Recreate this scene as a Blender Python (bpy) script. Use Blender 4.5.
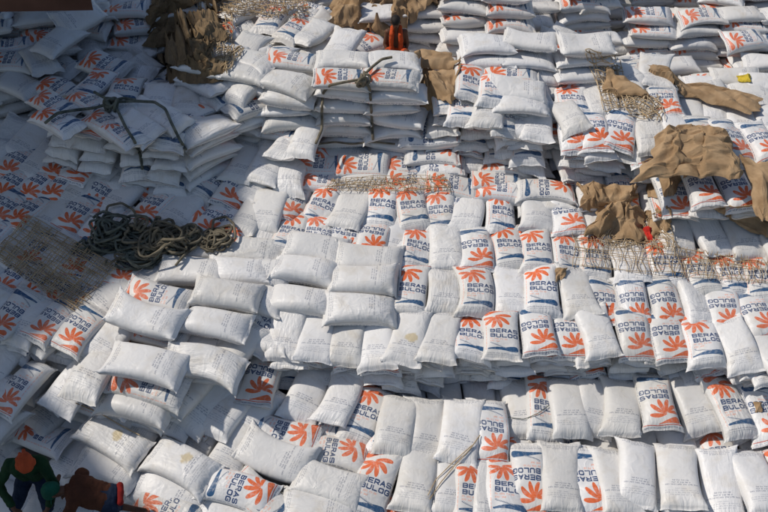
import bpy, math, random
import numpy as np
from mathutils import Vector, Matrix, Euler
from mathutils.bvhtree import BVHTree

R = math.radians
sc = bpy.context.scene
for o in list(bpy.data.objects):
    bpy.data.objects.remove(o)
# ------------------------------------------------------------------ camera
CH, DEP = 11.0, 41.5                         # height of the camera (m) and its downward angle
cam_d = bpy.data.cameras.new('camera'); cam = bpy.data.objects.new('camera', cam_d)
sc.collection.objects.link(cam); sc.camera = cam
cam_d.sensor_width = 36; cam_d.lens = 18 / math.tan(R(20)); cam_d.clip_end = 400
cam.location = (0, 0, CH); cam.rotation_euler = (R(90 - DEP), 0, 0)
# ------------------------------------------------------------------ light
SUN_EL, SUN_AZ = 50.0, -80.0                 # azimuth from +y (away from the camera), negative = left
sdir = Vector((math.sin(R(SUN_AZ)) * math.cos(R(SUN_EL)), math.cos(R(SUN_AZ)) * math.cos(R(SUN_EL)), math.sin(R(SUN_EL))))
w = bpy.data.worlds.new('World'); sc.world = w; w.use_nodes = True
nt = w.node_tree
sky = nt.nodes.new('ShaderNodeTexSky'); sky.sky_type = 'NISHITA'; sky.sun_disc = False
sky.sun_elevation = R(SUN_EL); sky.sun_rotation = R(SUN_AZ)
bg = nt.nodes["Background"]; bg.inputs[1].default_value = 0.086
nt.links.new(sky.outputs[0], bg.inputs[0])
sl = bpy.data.lights.new('sun', 'SUN'); sl.energy = 3.1; sl.angle = R(1.4); sl.color = (1, 0.93, 0.835)
so = bpy.data.objects.new('sun', sl); sc.collection.objects.link(so)
so.rotation_euler = (-sdir).to_track_quat('-Z', 'Y').to_euler(); so.location = (-8, 12, 20)
sc.view_settings.view_transform = 'Standard'; sc.view_settings.look = 'None'
sc.view_settings.exposure = -0.02; sc.view_settings.gamma = 1
sc.render.engine = 'CYCLES'

rng = np.random.default_rng(7); random.seed(7)
COL = sc.collection
F = 384 / math.tan(R(20))
def ray(u, v):
    x, y = (u - 384) / F, (256 - v) / F
    d = Vector((x, math.cos(R(DEP)) + y * math.sin(R(DEP)), -math.sin(R(DEP)) + y * math.cos(R(DEP))))
    return d
def P(u, v, z):                               # the point of the cargo at height z seen towards (u, v)
    d = ray(u, v); t = (z - CH) / d.z
    return Vector((d.x * t, d.y * t, z))
def proj(p):
    q = cam.rotation_euler.to_matrix().transposed() @ (Vector(p) - cam.location)
    return 384 + F * q.x / -q.z, 256 - F * q.y / -q.z

# ------------------------------------------------------------------ print artwork (drawn here, no file)
PW, PH = 512, 800                              # one face of a sack: 56 x 92 cm
def artwork():
    yy, xx = np.mgrid[0:PH, 0:PW]
    X = (xx + .5) / PW * 56.0; Y = (yy + .5) / PH * 92.0
    px = 56.0 / PW
    navy = np.array((0.022, 0.060, 0.165)); orange = np.array((0.78, 0.155, 0.045)); red = np.array((0.62, 0.07, 0.025))
    soft = np.array((0.85, 0.36, 0.24)); grey = np.array((0.22, 0.24, 0.30)); blue = np.array((0.025, 0.095, 0.22))
    def seg(p, q, r0, r1=None):
        r1 = r0 if r1 is None else r1
        dx, dy = q[0] - p[0], q[1] - p[1]; L2 = dx * dx + dy * dy + 1e-9
        x0, x1 = min(p[0], q[0]) - 8, max(p[0], q[0]) + 8; y0, y1 = min(p[1], q[1]) - 8, max(p[1], q[1]) + 8
        a, b = max(0, int(x0 / px)), min(PW, int(x1 / px) + 1); c, d = max(0, int(y0 / px)), min(PH, int(y1 / px) + 1)
        if a >= b or c >= d: return None
        xs, ys = X[c:d, a:b], Y[c:d, a:b]
        t = np.clip(((xs - p[0]) * dx + (ys - p[1]) * dy) / L2, 0, 1)
        dd = np.hypot(xs - p[0] - t * dx, ys - p[1] - t * dy) - (r0 + (r1 - r0) * t)
        return (slice(c, d), slice(a, b)), np.clip(.5 - dd / px, 0, 1)
    def put(img, col, p, q, r0, r1=None, k=1.0):
        s = seg(p, q, r0, r1)
        if s is None: return
        sl_, m = s; m = (m * k)[..., None]
        img[sl_] = img[sl_] * (1 - m) + col * m
    def poly(img, col, pts, r, k=1.0):
        for p, q in zip(pts[:-1], pts[1:]): put(img, col, p, q, r, None, k)
    G = {'B': [[(0,1),(0,0),(.8,0),(1,.14),(1,.36),(.86,.48),(0,.48)],[(.86,.48),(1,.62),(1,.86),(.8,1),(0,1)]],
         'E': [[(1,0),(0,0),(0,1),(1,1)],[(0,.5),(.9,.5)]],
         'R': [[(0,1),(0,0),(.82,0),(1,.14),(1,.42),(.82,.56),(0,.56)],[(.5,.56),(1,1)]],
         'A': [[(0,1),(.5,0),(1,1)],[(.24,.68),(.76,.68)]],
         'S': [[(1,.14),(.82,0),(.16,0),(0,.12),(0,.36),(.16,.48),(.84,.52),(1,.64),(1,.88),(.84,1),(.18,1),(0,.86)]],
         'U': [[(0,0),(0,.82),(.2,1),(.8,1),(1,.82),(1,0)]],
         'L': [[(0,0),(0,1),(1,1)]],
         'O': [[(.18,0),(0,.16),(0,.84),(.18,1),(.82,1),(1,.84),(1,.16),(.82,0),(.18,0)]],
         'G': [[(1,.18),(.82,0),(.18,0),(0,.16),(0,.84),(.18,1),(.82,1),(1,.84),(1,.52),(.56,.52)]]}
    def word(img, s, x, y, w_, h_, gap, r):
        for ch in s:
            for st in G[ch]:
                poly(img, navy, [(x + r + a * (w_ - 2 * r), y + r + b * (h_ - 2 * r)) for a, b in st], r)
            x += w_ + gap
    def scrawl(img, col, x0, x1, y, h_, rnd, k=1.0, bold=.22):       # print too small to read in the photograph
        x = x0
        while x < x1 - 1:
            wl = rnd.uniform(2.0, 5.5)
            e = min(x + wl, x1)
            while x < e:
                cw = rnd.uniform(.5, .85) * h_
                for _ in range(2):
                    p = (x + rnd.uniform(0, cw), y + rnd.uniform(0, h_)); q = (x + rnd.uniform(0, cw), y + rnd.uniform(0, h_))
                    put(img, col, p, q, bold, None, k)
                put(img, col, (x, y), (x, y + h_), bold, None, k)
                x += cw + .35
            x += h_ * .8
    def vscrawl(img, col, x, y0, y1, h_, rnd, k=1.0):
        y = y0
        while y < y1:
            e = y + rnd.uniform(2, 6)
            while y < e:
                put(img, col, (x, y), (x + h_, y), .2, None, k)
                put(img, col, (x + rnd.uniform(0, h_), y), (x + rnd.uniform(0, h_), y + .8), .2, None, k)
                y += 1.0
            y += 1.2
    rnd = random.Random(3)
    front = np.ones((PH, PW, 3)) * np.array((.78, .775, .77)); back = front.copy()
    # --- front: flower
    c = (19, 19.5)
    def petal(ang, ln, wd, curl):
        n = 18; pts = []
        for i in range(n + 1):
            t = i / n; a = R(ang + curl * t)
            pts.append((c[0] + math.cos(a) * (2.2 + ln * t), c[1] + math.sin(a) * (2.2 + ln * t)))
        for i in range(n):
            t = (i + .5) / n; r = 1.22 * wd * (math.sin(math.pi * min(1, .1 + t * .84)) ** .6) * (.4 + .7 * t)
            put(front, orange, pts[i], pts[i + 1], max(.3, r))
    for a, ln, wd, cu in ((-16, 19, 2.9, 14), (18, 20, 3.0, 16), (50, 18.0, 3.0, 16), (82, 16.5, 2.9, 18), (116, 14.5, 2.7, 20), (150, 11.5, 2.4, 20)):
        petal(a, ln, wd, cu)
    for i in range(26):                                               # solid wedge above the flower that thins to a line
        t = i / 25
        put(front, orange, (9 + 22 * t, 12.0 - 4.6 * t), (10 + 22 * t, 11.8 - 4.6 * t), 3.6 * (1 - t) ** 1.2 + .4)
    for i in range(30):
        t = i / 29; put(front, red, (5 + 45 * t, 6.9 - 1.2 * math.sin(t * 3)), (6.5 + 45 * t, 6.9 - 1.2 * math.sin((t + .03) * 3)), .42)
    for a in range(0, 360, 45):
        put(front, np.array((.8, .78, .76)), c, (c[0] + 3.4 * math.cos(R(a + 10)), c[1] + 3.4 * math.sin(R(a + 10))), .28, .1)
    scrawl(front, navy, 8, 50, 3.0, 1.0, rnd, .8, .16)
    word(front, 'BERAS', 12, 41.0, 6.9, 6.4, .9, .80); word(front, 'BULOG', 12, 48.9, 6.9, 6.4, .9, .80)
    scrawl(front, soft, 12, 37, 56.6, 2.3, rnd, .8, .26); scrawl(front, soft, 12, 24, 60.6, 2.3, rnd, .8, .26)
    for i in range(40):                                               # navy wave
        t = i / 39
        x = 10 + 34 * t; th = 1.2 + 3.0 * t ** 1.1
        put(front, blue, (x, 74.4 - .8 * math.sin(t * 2.8) - 1.2 * t), (x + 1, 74.4 - .8 * math.sin((t + .025) * 2.8) - 1.2 * t), th)
    for i in range(24):                                               # rice ear over the wave
        t = i / 23
        x, y = 12 + 20 * t, 64.5 + 6.5 * t ** .7
        put(front, grey, (x, y), (x + .9, y + .3), .4)
        if i % 2 == 0: put(front, np.array((.25, .3, .38)), (x, y), (x + 1.9, y - .9), .5, .25)
    scrawl(front, grey, 9, 50, 80.4, 1.0, rnd, .8, .2); scrawl(front, grey, 9, 46, 82.8, .8, rnd, .6, .15)
    vscrawl(front, soft, 6.2, 22, 76, 1.2, rnd, .8)
    vscrawl(front, navy, 51.5, 12, 76, .9, rnd, .75)
    # --- back: lines of small print
    for a, b, y, h_, k in ((18, 38, 57, 1.5, .95), (17, 39, 59.8, 1.5, .95), (9, 48, 62.6, 1.6, .95),
                           (20, 35, 67.6, 1.3, .7), (8, 48, 70.2, 1.3, .7), (8, 48, 72.8, 1.3, .7), (14, 42, 75.4, 1.3, .7)):
        scrawl(back, grey, a, b, y, h_, rnd, k * .85, .15 if k < .8 else .22)
    for a, b, y in ((8, 48, 8.0), (12, 44, 10.4), (18, 38, 12.6)):
        scrawl(back, grey, a, b, y, 1.1, rnd, .75, .18)
    img = np.concatenate([front, back], axis=1)[::-1]
    out = np.ones((PH, PW * 2, 4), dtype=np.float32); out[..., :3] = img
    im = bpy.data.images.new('sack_print', PW * 2, PH, float_buffer=False)
    im.colorspace_settings.name = 'sRGB'
    lin = out[..., :3]
    out[..., :3] = np.where(lin <= .0031308, lin * 12.92, 1.055 * np.power(np.maximum(lin, 1e-6), 1 / 2.4) - .055)
    im.pixels.foreach_set(out.ravel()); im.update(); im.pack()
    return im
ART = artwork()

# ------------------------------------------------------------------ materials
def mat(name):
    m = bpy.data.materials.new(name); m.use_nodes = True
    return m, m.node_tree, m.node_tree.nodes['Principled BSDF']
def N(t, kind, **kw):
    n = t.nodes.new(kind)
    for k, v in kw.items(): setattr(n, k, v)
    return n
def ramp(t, a, b, ca=(0,0,0,1), cb=(1,1,1,1)):
    n = N(t, 'ShaderNodeValToRGB'); n.color_ramp.elements[0].position = a; n.color_ramp.elements[1].position = b
    n.color_ramp.elements[0].color = ca; n.color_ramp.elements[1].color = cb; return n
def mathn(t, op, a, b=None):
    n = N(t, 'ShaderNodeMath', operation=op)
    for i, x in enumerate((a, b)):
        if x is None: continue
        if isinstance(x, (int, float)): n.inputs[i].default_value = x
        else: t.links.new(x, n.inputs[i])
    return n.outputs[0]
def vmath(t, op, a, b):
    n = N(t, 'ShaderNodeVectorMath', operation=op)
    for i, x in enumerate((a, b)):
        if isinstance(x, tuple): n.inputs[i].default_value = x
        else: t.links.new(x, n.inputs[i])
    return n.outputs[0]

def sack_material(stain=None):
    m, t, b = mat('stained_woven_sack' if stain else 'woven_sack'); L = t.links.new
    uv = N(t, 'ShaderNodeUVMap', uv_map='print').outputs[0]
    tex = N(t, 'ShaderNodeTexImage', image=ART); L(uv, tex.inputs[0])
    at = N(t, 'ShaderNodeAttribute', attribute_name='rnd'); rnd = at.outputs['Fac']
    co = N(t, 'ShaderNodeAttribute', attribute_name='rest').outputs['Vector']     # flat sack coordinates in metres
    cmb = N(t, 'ShaderNodeCombineXYZ')
    L(mathn(t, 'MULTIPLY', rnd, 91.0), cmb.inputs[0]); L(mathn(t, 'MULTIPLY', rnd, 47.0), cmb.inputs[1]); L(mathn(t, 'MULTIPLY', rnd, 13.0), cmb.inputs[2])
    cv = vmath(t, 'ADD', co, cmb.outputs[0])
    # dirt
    n1 = N(t, 'ShaderNodeTexNoise'); n1.inputs['Scale'].default_value = 5.5; n1.inputs['Detail'].default_value = 5; L(cv, n1.inputs['Vector'])
    r1 = ramp(t, .50, .82); L(n1.outputs[0], r1.inputs[0])
    mx = N(t, 'ShaderNodeMix', data_type='RGBA', blend_type='MULTIPLY'); mx.inputs[7].default_value = (.86, .81, .73, 1)
    fd = mathn(t, 'FRACT', mathn(t, 'MULTIPLY', rnd, 53.9))
    L(mathn(t, 'MULTIPLY', r1.outputs[0], mathn(t, 'ADD', mathn(t, 'MULTIPLY', fd, .8), .35)), mx.inputs[0])
    rb = N(t, 'ShaderNodeTexNoise'); rb.inputs['Scale'].default_value = 26; rb.inputs['Detail'].default_value = 4; rb.inputs['Roughness'].default_value = .7; L(cv, rb.inputs['Vector'])
    rbr = ramp(t, .50, .74); L(rb.outputs[0], rbr.inputs[0])
    fade = N(t, 'ShaderNodeMix', data_type='RGBA'); L(mathn(t, 'ADD', mathn(t, 'MULTIPLY', rbr.outputs[0], .42), mathn(t, 'MULTIPLY', fd, .08)), fade.inputs[0])
    L(tex.outputs[0], fade.inputs[6]); fade.inputs[7].default_value = (.78, .775, .77, 1); L(fade.outputs[2], mx.inputs[6])
    # a tone for every sack
    tone = ramp(t, 0, 1, (.84, .83, .80, 1), (1.0, 1.0, 1.0, 1)); fr = mathn(t, 'FRACT', mathn(t, 'MULTIPLY', rnd, 17.31)); L(fr, tone.inputs[0])
    mx2 = N(t, 'ShaderNodeMix', data_type='RGBA', blend_type='MULTIPLY'); mx2.inputs[0].default_value = 1
    L(mx.outputs[2], mx2.inputs[6]); L(tone.outputs[0], mx2.inputs[7])
    # scuffs, patchy print
    colour = mx2.outputs[2]
    if stain:
        sn = N(t, 'ShaderNodeTexNoise'); sn.inputs['Scale'].default_value = 14; L(cv, sn.inputs['Vector'])
        wob = vmath(t, 'ADD', co, stain)
        ds = N(t, 'ShaderNodeVectorMath', operation='LENGTH'); L(vmath(t, 'MULTIPLY', wob, (1, 1, 0)), ds.inputs[0])
        sd_ = mathn(t, 'ADD', ds.outputs['Value'], mathn(t, 'MULTIPLY', mathn(t, 'SUBTRACT', sn.outputs[0], .5), .09))
        sr = ramp(t, .055, .085, (1, 1, 1, 1), (0, 0, 0, 1)); L(sd_, sr.inputs[0])
        mx3 = N(t, 'ShaderNodeMix', data_type='RGBA'); L(mathn(t, 'MULTIPLY', sr.outputs[0], .62), mx3.inputs[0]); L(colour, mx3.inputs[6]); mx3.inputs[7].default_value = (.50, .37, .13, 1)
        colour = mx3.outputs[2]
    L(colour, b.inputs['Base Color'])
    b.inputs['Roughness'].default_value = .44
    b.inputs['Specular IOR Level'].default_value = .35
    # relief: creases running in from the sewn ends, soft dents, weave
    sp = N(t, 'ShaderNodeSeparateXYZ'); L(co, sp.inputs[0])
    ay = mathn(t, 'ABSOLUTE', sp.outputs[1])
    endm = N(t, 'ShaderNodeMapRange'); endm.inputs[1].default_value = .26; endm.inputs[2].default_value = .44; L(ay, endm.inputs[0])
    wv = N(t, 'ShaderNodeMapping'); wv.inputs['Scale'].default_value = (17, 3.6, 17); L(cv, wv.inputs[0])
    n2 = N(t, 'ShaderNodeTexNoise'); n2.inputs['Scale'].default_value = 1; n2.inputs['Detail'].default_value = 2; n2.inputs['Distortion'].default_value = 1.3; L(wv.outputs[0], n2.inputs['Vector'])
    h1 = mathn(t, 'MULTIPLY', mathn(t, 'MULTIPLY', n2.outputs[0], endm.outputs[0]), 1.1)
    n3 = N(t, 'ShaderNodeTexNoise'); n3.inputs['Scale'].default_value = 6.5; n3.inputs['Detail'].default_value = 2.5; n3.inputs['Distortion'].default_value = .5; L(cv, n3.inputs['Vector'])
    rid = mathn(t, 'ABSOLUTE', mathn(t, 'SUBTRACT', n3.outputs[0], .5))
    fr2 = mathn(t, 'FRACT', mathn(t, 'MULTIPLY', rnd, 7.77))
    h2 = mathn(t, 'MULTIPLY', rid, mathn(t, 'ADD', mathn(t, 'MULTIPLY', mathn(t, 'POWER', fr2, 3.0), 1.6), 1.0))
    wv2 = N(t, 'ShaderNodeMapping'); wv2.inputs['Scale'].default_value = (34, 7, 20); wv2.inputs['Rotation'].default_value = (0, 0, .5); L(cv, wv2.inputs[0])
    n4 = N(t, 'ShaderNodeTexNoise'); n4.inputs['Scale'].default_value = 1; n4.inputs['Detail'].default_value = 1.5; L(wv2.outputs[0], n4.inputs['Vector'])
    fr3 = mathn(t, 'FRACT', mathn(t, 'MULTIPLY', rnd, 31.7))
    h3 = mathn(t, 'MULTIPLY', n4.outputs[0], mathn(t, 'MULTIPLY', mathn(t, 'POWER', fr3, 3.0), 1.1))
    hs = mathn(t, 'ADD', mathn(t, 'ADD', h1, h2), h3)
    bp = N(t, 'ShaderNodeBump'); bp.inputs['Strength'].default_value = .8; bp.inputs['Distance'].default_value = .017; L(hs, bp.inputs['Height'])
    L(bp.outputs[0], b.inputs['Normal'])
    return m
M_SACK = sack_material(); M_STAINED = sack_material((.04, .05, 0))

def rough_material(name, c0, c1, scale, rough=.85, bump=.3, dist=.01, sheen=0):
    m, t, b = mat(name); L = t.links.new
    tc = N(t, 'ShaderNodeTexCoord').outputs['Object']
    n = N(t, 'ShaderNodeTexNoise'); n.inputs['Scale'].default_value = scale; n.inputs['Detail'].default_value = 6; L(tc, n.inputs['Vector'])
    r = ramp(t, .32, .68, (*c0, 1), (*c1, 1)); L(n.outputs[0], r.inputs[0]); L(r.outputs[0], b.inputs['Base Color'])
    b.inputs['Roughness'].default_value = rough; b.inputs['Specular IOR Level'].default_value = .25
    bp = N(t, 'ShaderNodeBump'); bp.inputs['Strength'].default_value = bump; bp.inputs['Distance'].default_value = dist
    n2 = N(t, 'ShaderNodeTexNoise'); n2.inputs['Scale'].default_value = scale * 5; n2.inputs['Detail'].default_value = 4; L(tc, n2.inputs['Vector'])
    L(n2.outputs[0], bp.inputs['Height']); L(bp.outputs[0], b.inputs['Normal'])
    return m
M_BED = rough_material('bed_of_sacks', (.40, .39, .37), (.62, .61, .59), 2.0)
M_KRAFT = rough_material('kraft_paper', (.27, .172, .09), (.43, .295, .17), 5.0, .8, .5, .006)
M_KRAFT_D = rough_material('dark_kraft_paper', (.13, .09, .05), (.24, .165, .09), 4.0, .85, .5, .006)  # darker kraft tone for the upper left sheets
M_ROPE = rough_material('hemp_rope', (.09, .078, .055), (.24, .205, .145), 9.0, .9, .6, .01)
M_ROPE_D = rough_material('dark_rope', (.055, .065, .055), (.17, .175, .14), 9.0, .9, .6, .01)
M_NET = rough_material('jute_net', (.34, .24, .13), (.58, .45, .29), 6.0, .9, .3, .004)
M_STEEL = rough_material('rusty_steel', (.07, .030, .020), (.16, .075, .05), 1.2, .7, .4, .01)
M_SKIN = rough_material('brown_skin', (.10, .045, .026), (.15, .07, .04), 8, .55, .1, .003)
M_HAIR = rough_material('black_hair', (.012, .010, .009), (.025, .02, .018), 30, .7, .4, .004)
def cloth(name, c, k=.7): return rough_material(name, tuple(x * k for x in c), c, 6, .9, .5, .02)

# ------------------------------------------------------------------ sack geometry
SACKS = []      # dict(u, row, face, verts(world), uv, rest, rnd ...)
def sack_mesh(L=.86, W=.50, T=.23, seed=0, NR=26, MR=28, lump=1.0, bend=None):
    g = np.random.default_rng(seed)
    Wf = W + .075
    ts = np.sin(np.linspace(-1, 1, NR) * math.pi / 2 * .93) / math.sin(math.pi / 2 * .93)
    ts = ts * .985
    ts = np.concatenate([[-1.035], ts, [1.035]])
    th = (np.arange(MR) + .5) / MR * 2 * math.pi
    k = g.uniform(3.6, 6.0); asym = g.uniform(-.14, .14); e = g.uniform(.46, .58)
    at = np.minimum(np.abs(ts), 1)
    prof = np.power(np.clip(1 - at ** k, 0, 1), e) * (1 + asym * ts)
    Tt = np.maximum(T * prof, .006)
    Wt = (Wf - .52 * Tt) * (1 - .07 * np.clip((at - .93) / .07, 0, 1)) - .012 * g.uniform(0, 2) * np.cos(ts * 2)
    c, s = np.cos(th), np.sin(th)
    cx = np.sign(c) * np.abs(c) ** .66; cz = np.sign(s) * np.abs(s) ** .80
    X = Wt[:, None] / 2 * cx[None]; Z = Tt[:, None] / 2 * cz[None]
    Z = np.where(Z < 0, Z * .9, Z)
    s1 = X / (Wf / 2)
    pull = .022 * (1 - np.clip(s1, -1, 1) ** 2) * np.sign(ts)[:, None] * at[:, None] ** 3
    Y = ts[:, None] * L / 2 - pull * g.uniform(.4, 1.4) + 0 * X
    # lumps (low frequency) and gathers near the ends
    for _ in range(5):
        fx, fy = g.uniform(3, 11), g.uniform(2, 8); p1, p2 = g.uniform(0, 6.3, 2)
        a = g.uniform(.004, .011) * lump
        Z += a * np.sin(fx * X + p1 + 3 * Z) * np.sin(fy * Y + p2) * np.sign(cz)[None] * np.abs(cz)[None] * (prof[:, None] > .2)
    nf = g.uniform(16, 30); p = g.uniform(0, 6.3); p2 = g.uniform(0, 6.3)
    endw = np.clip((at - .45) / .5, 0, 1)[:, None] ** 1.5
    Z += endw * (.011 * lump) * np.sin(nf * X * (1 - .25 * (1 - at[:, None])) + p + np.sign(ts)[:, None]) * np.clip(Tt[:, None] / T * 2.5, .35, 1) * np.sign(cz)[None] ** 2
    X += endw * .006 * np.sin(nf * .7 * Y * 3 + p2) * np.sign(cx)[None]
    if g.random() < .6:                       # one hard diagonal fold
        an = g.uniform(-.9, .9); off = g.uniform(-.12, .12)
        d = X * math.cos(an) + Y * math.sin(an) - off
        Z -= .020 * lump * np.exp(-(d / .028) ** 2) * (cz[None] > 0) * np.clip(np.abs(cz)[None] * 1.6, 0, 1) * (prof[:, None] > .3)
    if g.random() < .5:                       # grain slumped to one side
        Z *= 1 + g.uniform(-.22, .22) * X / (W / 2)
    for _ in range(3):                        # dents and bulges where neighbours press
        ca_, cb_ = g.uniform(-.22, .22), g.uniform(-.42, .42); rr2 = g.uniform(.08, .2)
        Z += g.uniform(-.026, .016) * lump * np.exp(-((X - ca_) ** 2 + (Y - cb_) ** 2) / rr2 ** 2) * (cz[None] > 0) * np.clip(np.abs(cz)[None] * 1.5, 0, 1) * np.clip(prof[:, None] * 1.5, 0, 1)
    for cx_, cy_ in ((1, 1), (1, -1), (-1, 1), (-1, -1)):      # corners that droop or stick up
        Z += g.normal(-.012, .03) * np.clip(s1 * cx_ * 1.2 - .2, 0, 1) ** 2 * np.clip(ts[:, None] * cy_ * 1.3 - .4, 0, 1) ** 2
    # sewn flange: thin, wavy, bent up or down
    fl = (np.abs(ts) > .97)[:, None]
    Z += fl * (.014 * np.sin(g.uniform(18, 34) * X + g.uniform(0, 6)) + np.where(ts < 0, g.uniform(-.02, .03), g.uniform(-.02, .03))[:, None])
    rx = s1 * .28; ry = Y.copy()
    # bends
    b1 = g.normal(0, .13) - .05 if bend is None else bend
    Z += b1 * (Y ** 2) + g.normal(0, .22) * X * Y - .25 * abs(g.normal(0, .5)) * X ** 2 + g.normal(0, .03) * Y
    X += g.normal(0, .09) * Y * Y * 2 + g.normal(0, .03) * Y
    V = np.stack([X, Y, Z], -1).reshape(-1, 3)
    # uv
    uu = np.arccos(np.clip(cx, -1, 1)) / math.pi
    nrow = len(ts)
    arc = np.concatenate([[0], np.cumsum(np.hypot(np.diff(np.append(cx, cx[0])) * Wf / 2, np.diff(np.append(cz, cz[0])) * T * .45))])
    arc /= arc[-1]; arc = arc + .5 / MR * (1 - 0)        # roughly centred so that 0..0.5 is the upper face
    i = np.arange(nrow - 1)[:, None]; j = np.arange(MR)[None]
    j2 = (j + 1) % MR
    quads = np.stack([i * MR + j, (i + 1) * MR + j, (i + 1) * MR + j2, i * MR + j2], -1).reshape(-1, 4)
    quads = quads[:, ::-1]
    vv = (ts * .985 / 1.035 * .5 + .5)
    a0 = arc[:-1]; a1 = arc[1:]
    def um(a): return np.where(a < .5, .5 - a, 1.5 - a)      # front: x from left to right ; back mirrored
    ua0 = np.broadcast_to(a0[None], (nrow - 1, MR)); ua1 = np.broadcast_to(a1[None], (nrow - 1, MR))
    m = (ua0 + ua1) / 2
    fr = m < .5
    ua0 = np.where(fr, np.clip(.5 - ua0, 0, .5), np.clip(1.5 - ua0, .5, 1)); ua1 = np.where(fr, np.clip(.5 - ua1, 0, .5), np.clip(1.5 - ua1, .5, 1))
    v0 = np.broadcast_to(vv[:-1, None], (nrow - 1, MR)); v1 = np.broadcast_to(vv[1:, None], (nrow - 1, MR))
    # corner order after the flip: (i,j2),(i+1,j2),(i+1,j),(i,j)
    UV = np.stack([np.stack([ua1, v0], -1), np.stack([ua1, v1], -1), np.stack([ua0, v1], -1), np.stack([ua0, v0], -1)], 2).reshape(-1, 2)
    rest = np.stack([rx, ry, np.where(cz[None] > 0, 0, .7) + 0 * X], -1).reshape(-1, 3)
    return V, quads, UV, rest

def rotm(yaw, tilt=0, tiltax=0, roll=0, flip=False):
    M = Matrix.Rotation(R(tiltax), 3, 'Y') @ Matrix.Rotation(R(tilt), 3, 'X') @ Matrix.Rotation(R(yaw), 3, 'Z') @ Matrix.Rotation(R(roll), 3, 'Y')
    if flip: M = M @ Matrix.Rotation(math.pi, 3, 'Y')
    return M
def sack(p, yaw=0, face='f', tilt=0, roll=0, row='', L=.88, W=.51, T=.23, fine=True, seed=None, lean=0, bend=None, note=''):
    seed = len(SACKS) * 13 + 5 if seed is None else seed
    rr = random.Random(seed)
    yaw2 = yaw + {'f': 0, 'u': 180, 'b': 0, 't': 180}[face]
    flip = face in 'bt'
    V, q, UV, rest = sack_mesh(L * rr.uniform(.93, 1.04), W * rr.uniform(.93, 1.06), T * rr.uniform(.82, 1.08), seed, *((26, 28) if fine else (16, 18)), 1.0, bend)
    if bend is None and flip: V[:, 2] -= 2 * (-.05) * V[:, 1] ** 2
    M = np.array(rotm(yaw2, tilt, lean, roll, flip))
    SACKS.append(dict(p=Vector(p), M=M, V=V, q=q, UV=UV, rest=rest, rnd=rr.random(), row=row, face=face, yaw=yaw, fine=fine, note=note, T=T))

def zmid(v): return .85 + (338 - v) * .0037
def zlow(v): return (485 - v) * .0017
TILT = 9
def table(txt, row, zf, yaw=0, tilt=TILT, dz=0, lean=0, **kw):
    for it in txt.replace('\n', ';').split(';'):
        it = it.strip()
        if not it: continue
        a = [s.strip() for s in it.split(',')]
        u, v, f = float(a[0]), float(a[1]), a[2]
        yw = float(a[3]) if len(a) > 3 and a[3] else yaw
        d = float(a[4]) if len(a) > 4 and a[4] else 0
        rl = float(a[5]) if len(a) > 5 and a[5] else random.gauss(0, 5)
        z = zf(v) + dz + d
        sack(P(u, v, z), yw + random.gauss(0, 3), f, tilt + random.gauss(0, 3), rl, row, lean=lean, note=(a[6] if len(a) > 6 else ''), **kw)
def under(row, n, back=.05, T=.17, drop=.0):              # layers of sacks below a row, their ends showing as a wall
    src = [s for s in SACKS if s['row'] == row]
    for k in range(1, n + 1):
        for s in src:
            q = s['p'].copy(); q.z -= T * k + drop; q.y += back * k + random.uniform(-.07, .09); q.x += random.uniform(-.16, .16)
            sack(q, s['yaw'] + random.gauss(0, 6), random.choice('fubbt'), 4, random.gauss(0, 4), row + ' wall', T=.18, fine=True, note='layer %d' % k)
def stack(u, v, zb, yaw, ncol, nlay, row, ori='L', nrow=2, T=.2, batter=.04, jit=.04, jyaw=3, faces='fubbt', px=None, topf=None, taper=0, fine=False, tilt=0, lean=0, z_is_base=True):
    base = P(u, v, zb); c, s_ = math.cos(R(yaw)), math.sin(R(yaw))
    pitchx = px or (.82 if ori == 'L' else .47); pitchy = .47 if ori == 'L' else .8
    for l in range(nlay):
        rows = range(nrow) if l >= nlay - 2 else range(1 if batter < .12 else 2)
        n = ncol - int(taper * l)
        for r in rows:
            for cc in range(n):
                lx = (cc - (ncol - 1) / 2) * pitchx + (.0 if l % 2 else .06) + random.gauss(0, jit)
                ly = r * pitchy + batter * l + (.24 if ori == 'L' else .42) + random.gauss(0, jit)
                p = base + Vector((lx * c - ly * s_, lx * s_ + ly * c, T * (l + .5) + lean * lx))
                f = random.choice(faces)
                if topf and l == nlay - 1 and r == 0: f = topf[cc % len(topf)]
                yb = yaw + (90 if ori == 'L' else 0)
                if ori == 'L' and f in 'fu': f = 'f'
                sack(p, yb + random.gauss(0, jyaw), f, tilt, random.gauss(0, 3), row, T=T * 1.14, fine=fine, note='layer %d' % (nlay - l))
# ------------------------------------------------------------------ the cargo, region by region
# lower terrace, nearest the camera
table('''266,532,f,-100; 315,540,b,80; 352,535,b; 392,530,f; 432,530,b; 470,535,u; 512,535,f; 552,535,b; 595,530,u; 640,530,b; 690,535,u; 735,535,b; 775,530,u''', 'very bottom row', zlow, dz=-.13, L=.96, W=.54, T=.25)
table('''373,486,f,-12,.04; 417,479,b,-8,.06; 452,487,b,-8,0,12; 472,492,f,-4,.02,14; 491,494,b,-3,.0,18; 505,490,f,-3,.03,12; 529,480,u,-4,.04; 560,478,b,-2,.07; 590,481,u,0,.03; 614,482,b,2,.03,10; 637,474,b,-4,.10,6; 678,476,b,-10,.14,-4; 720,487,b,4,.06,-8; 756,484,b,3,.12; 795,480,f,3,.1''', 'first full row from the bottom', zlow, L=1.0, W=.55, T=.26)
table('''275,459,b,64,.10; 330,484,b,70,.10; 318,510,b,80,.06; 262,502,f,55,.02; 283,436,f,-108,.02; 333,452,f,-100,.02''', 'jumble below the ledge', zlow, L=.98, W=.54, T=.26)
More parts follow.
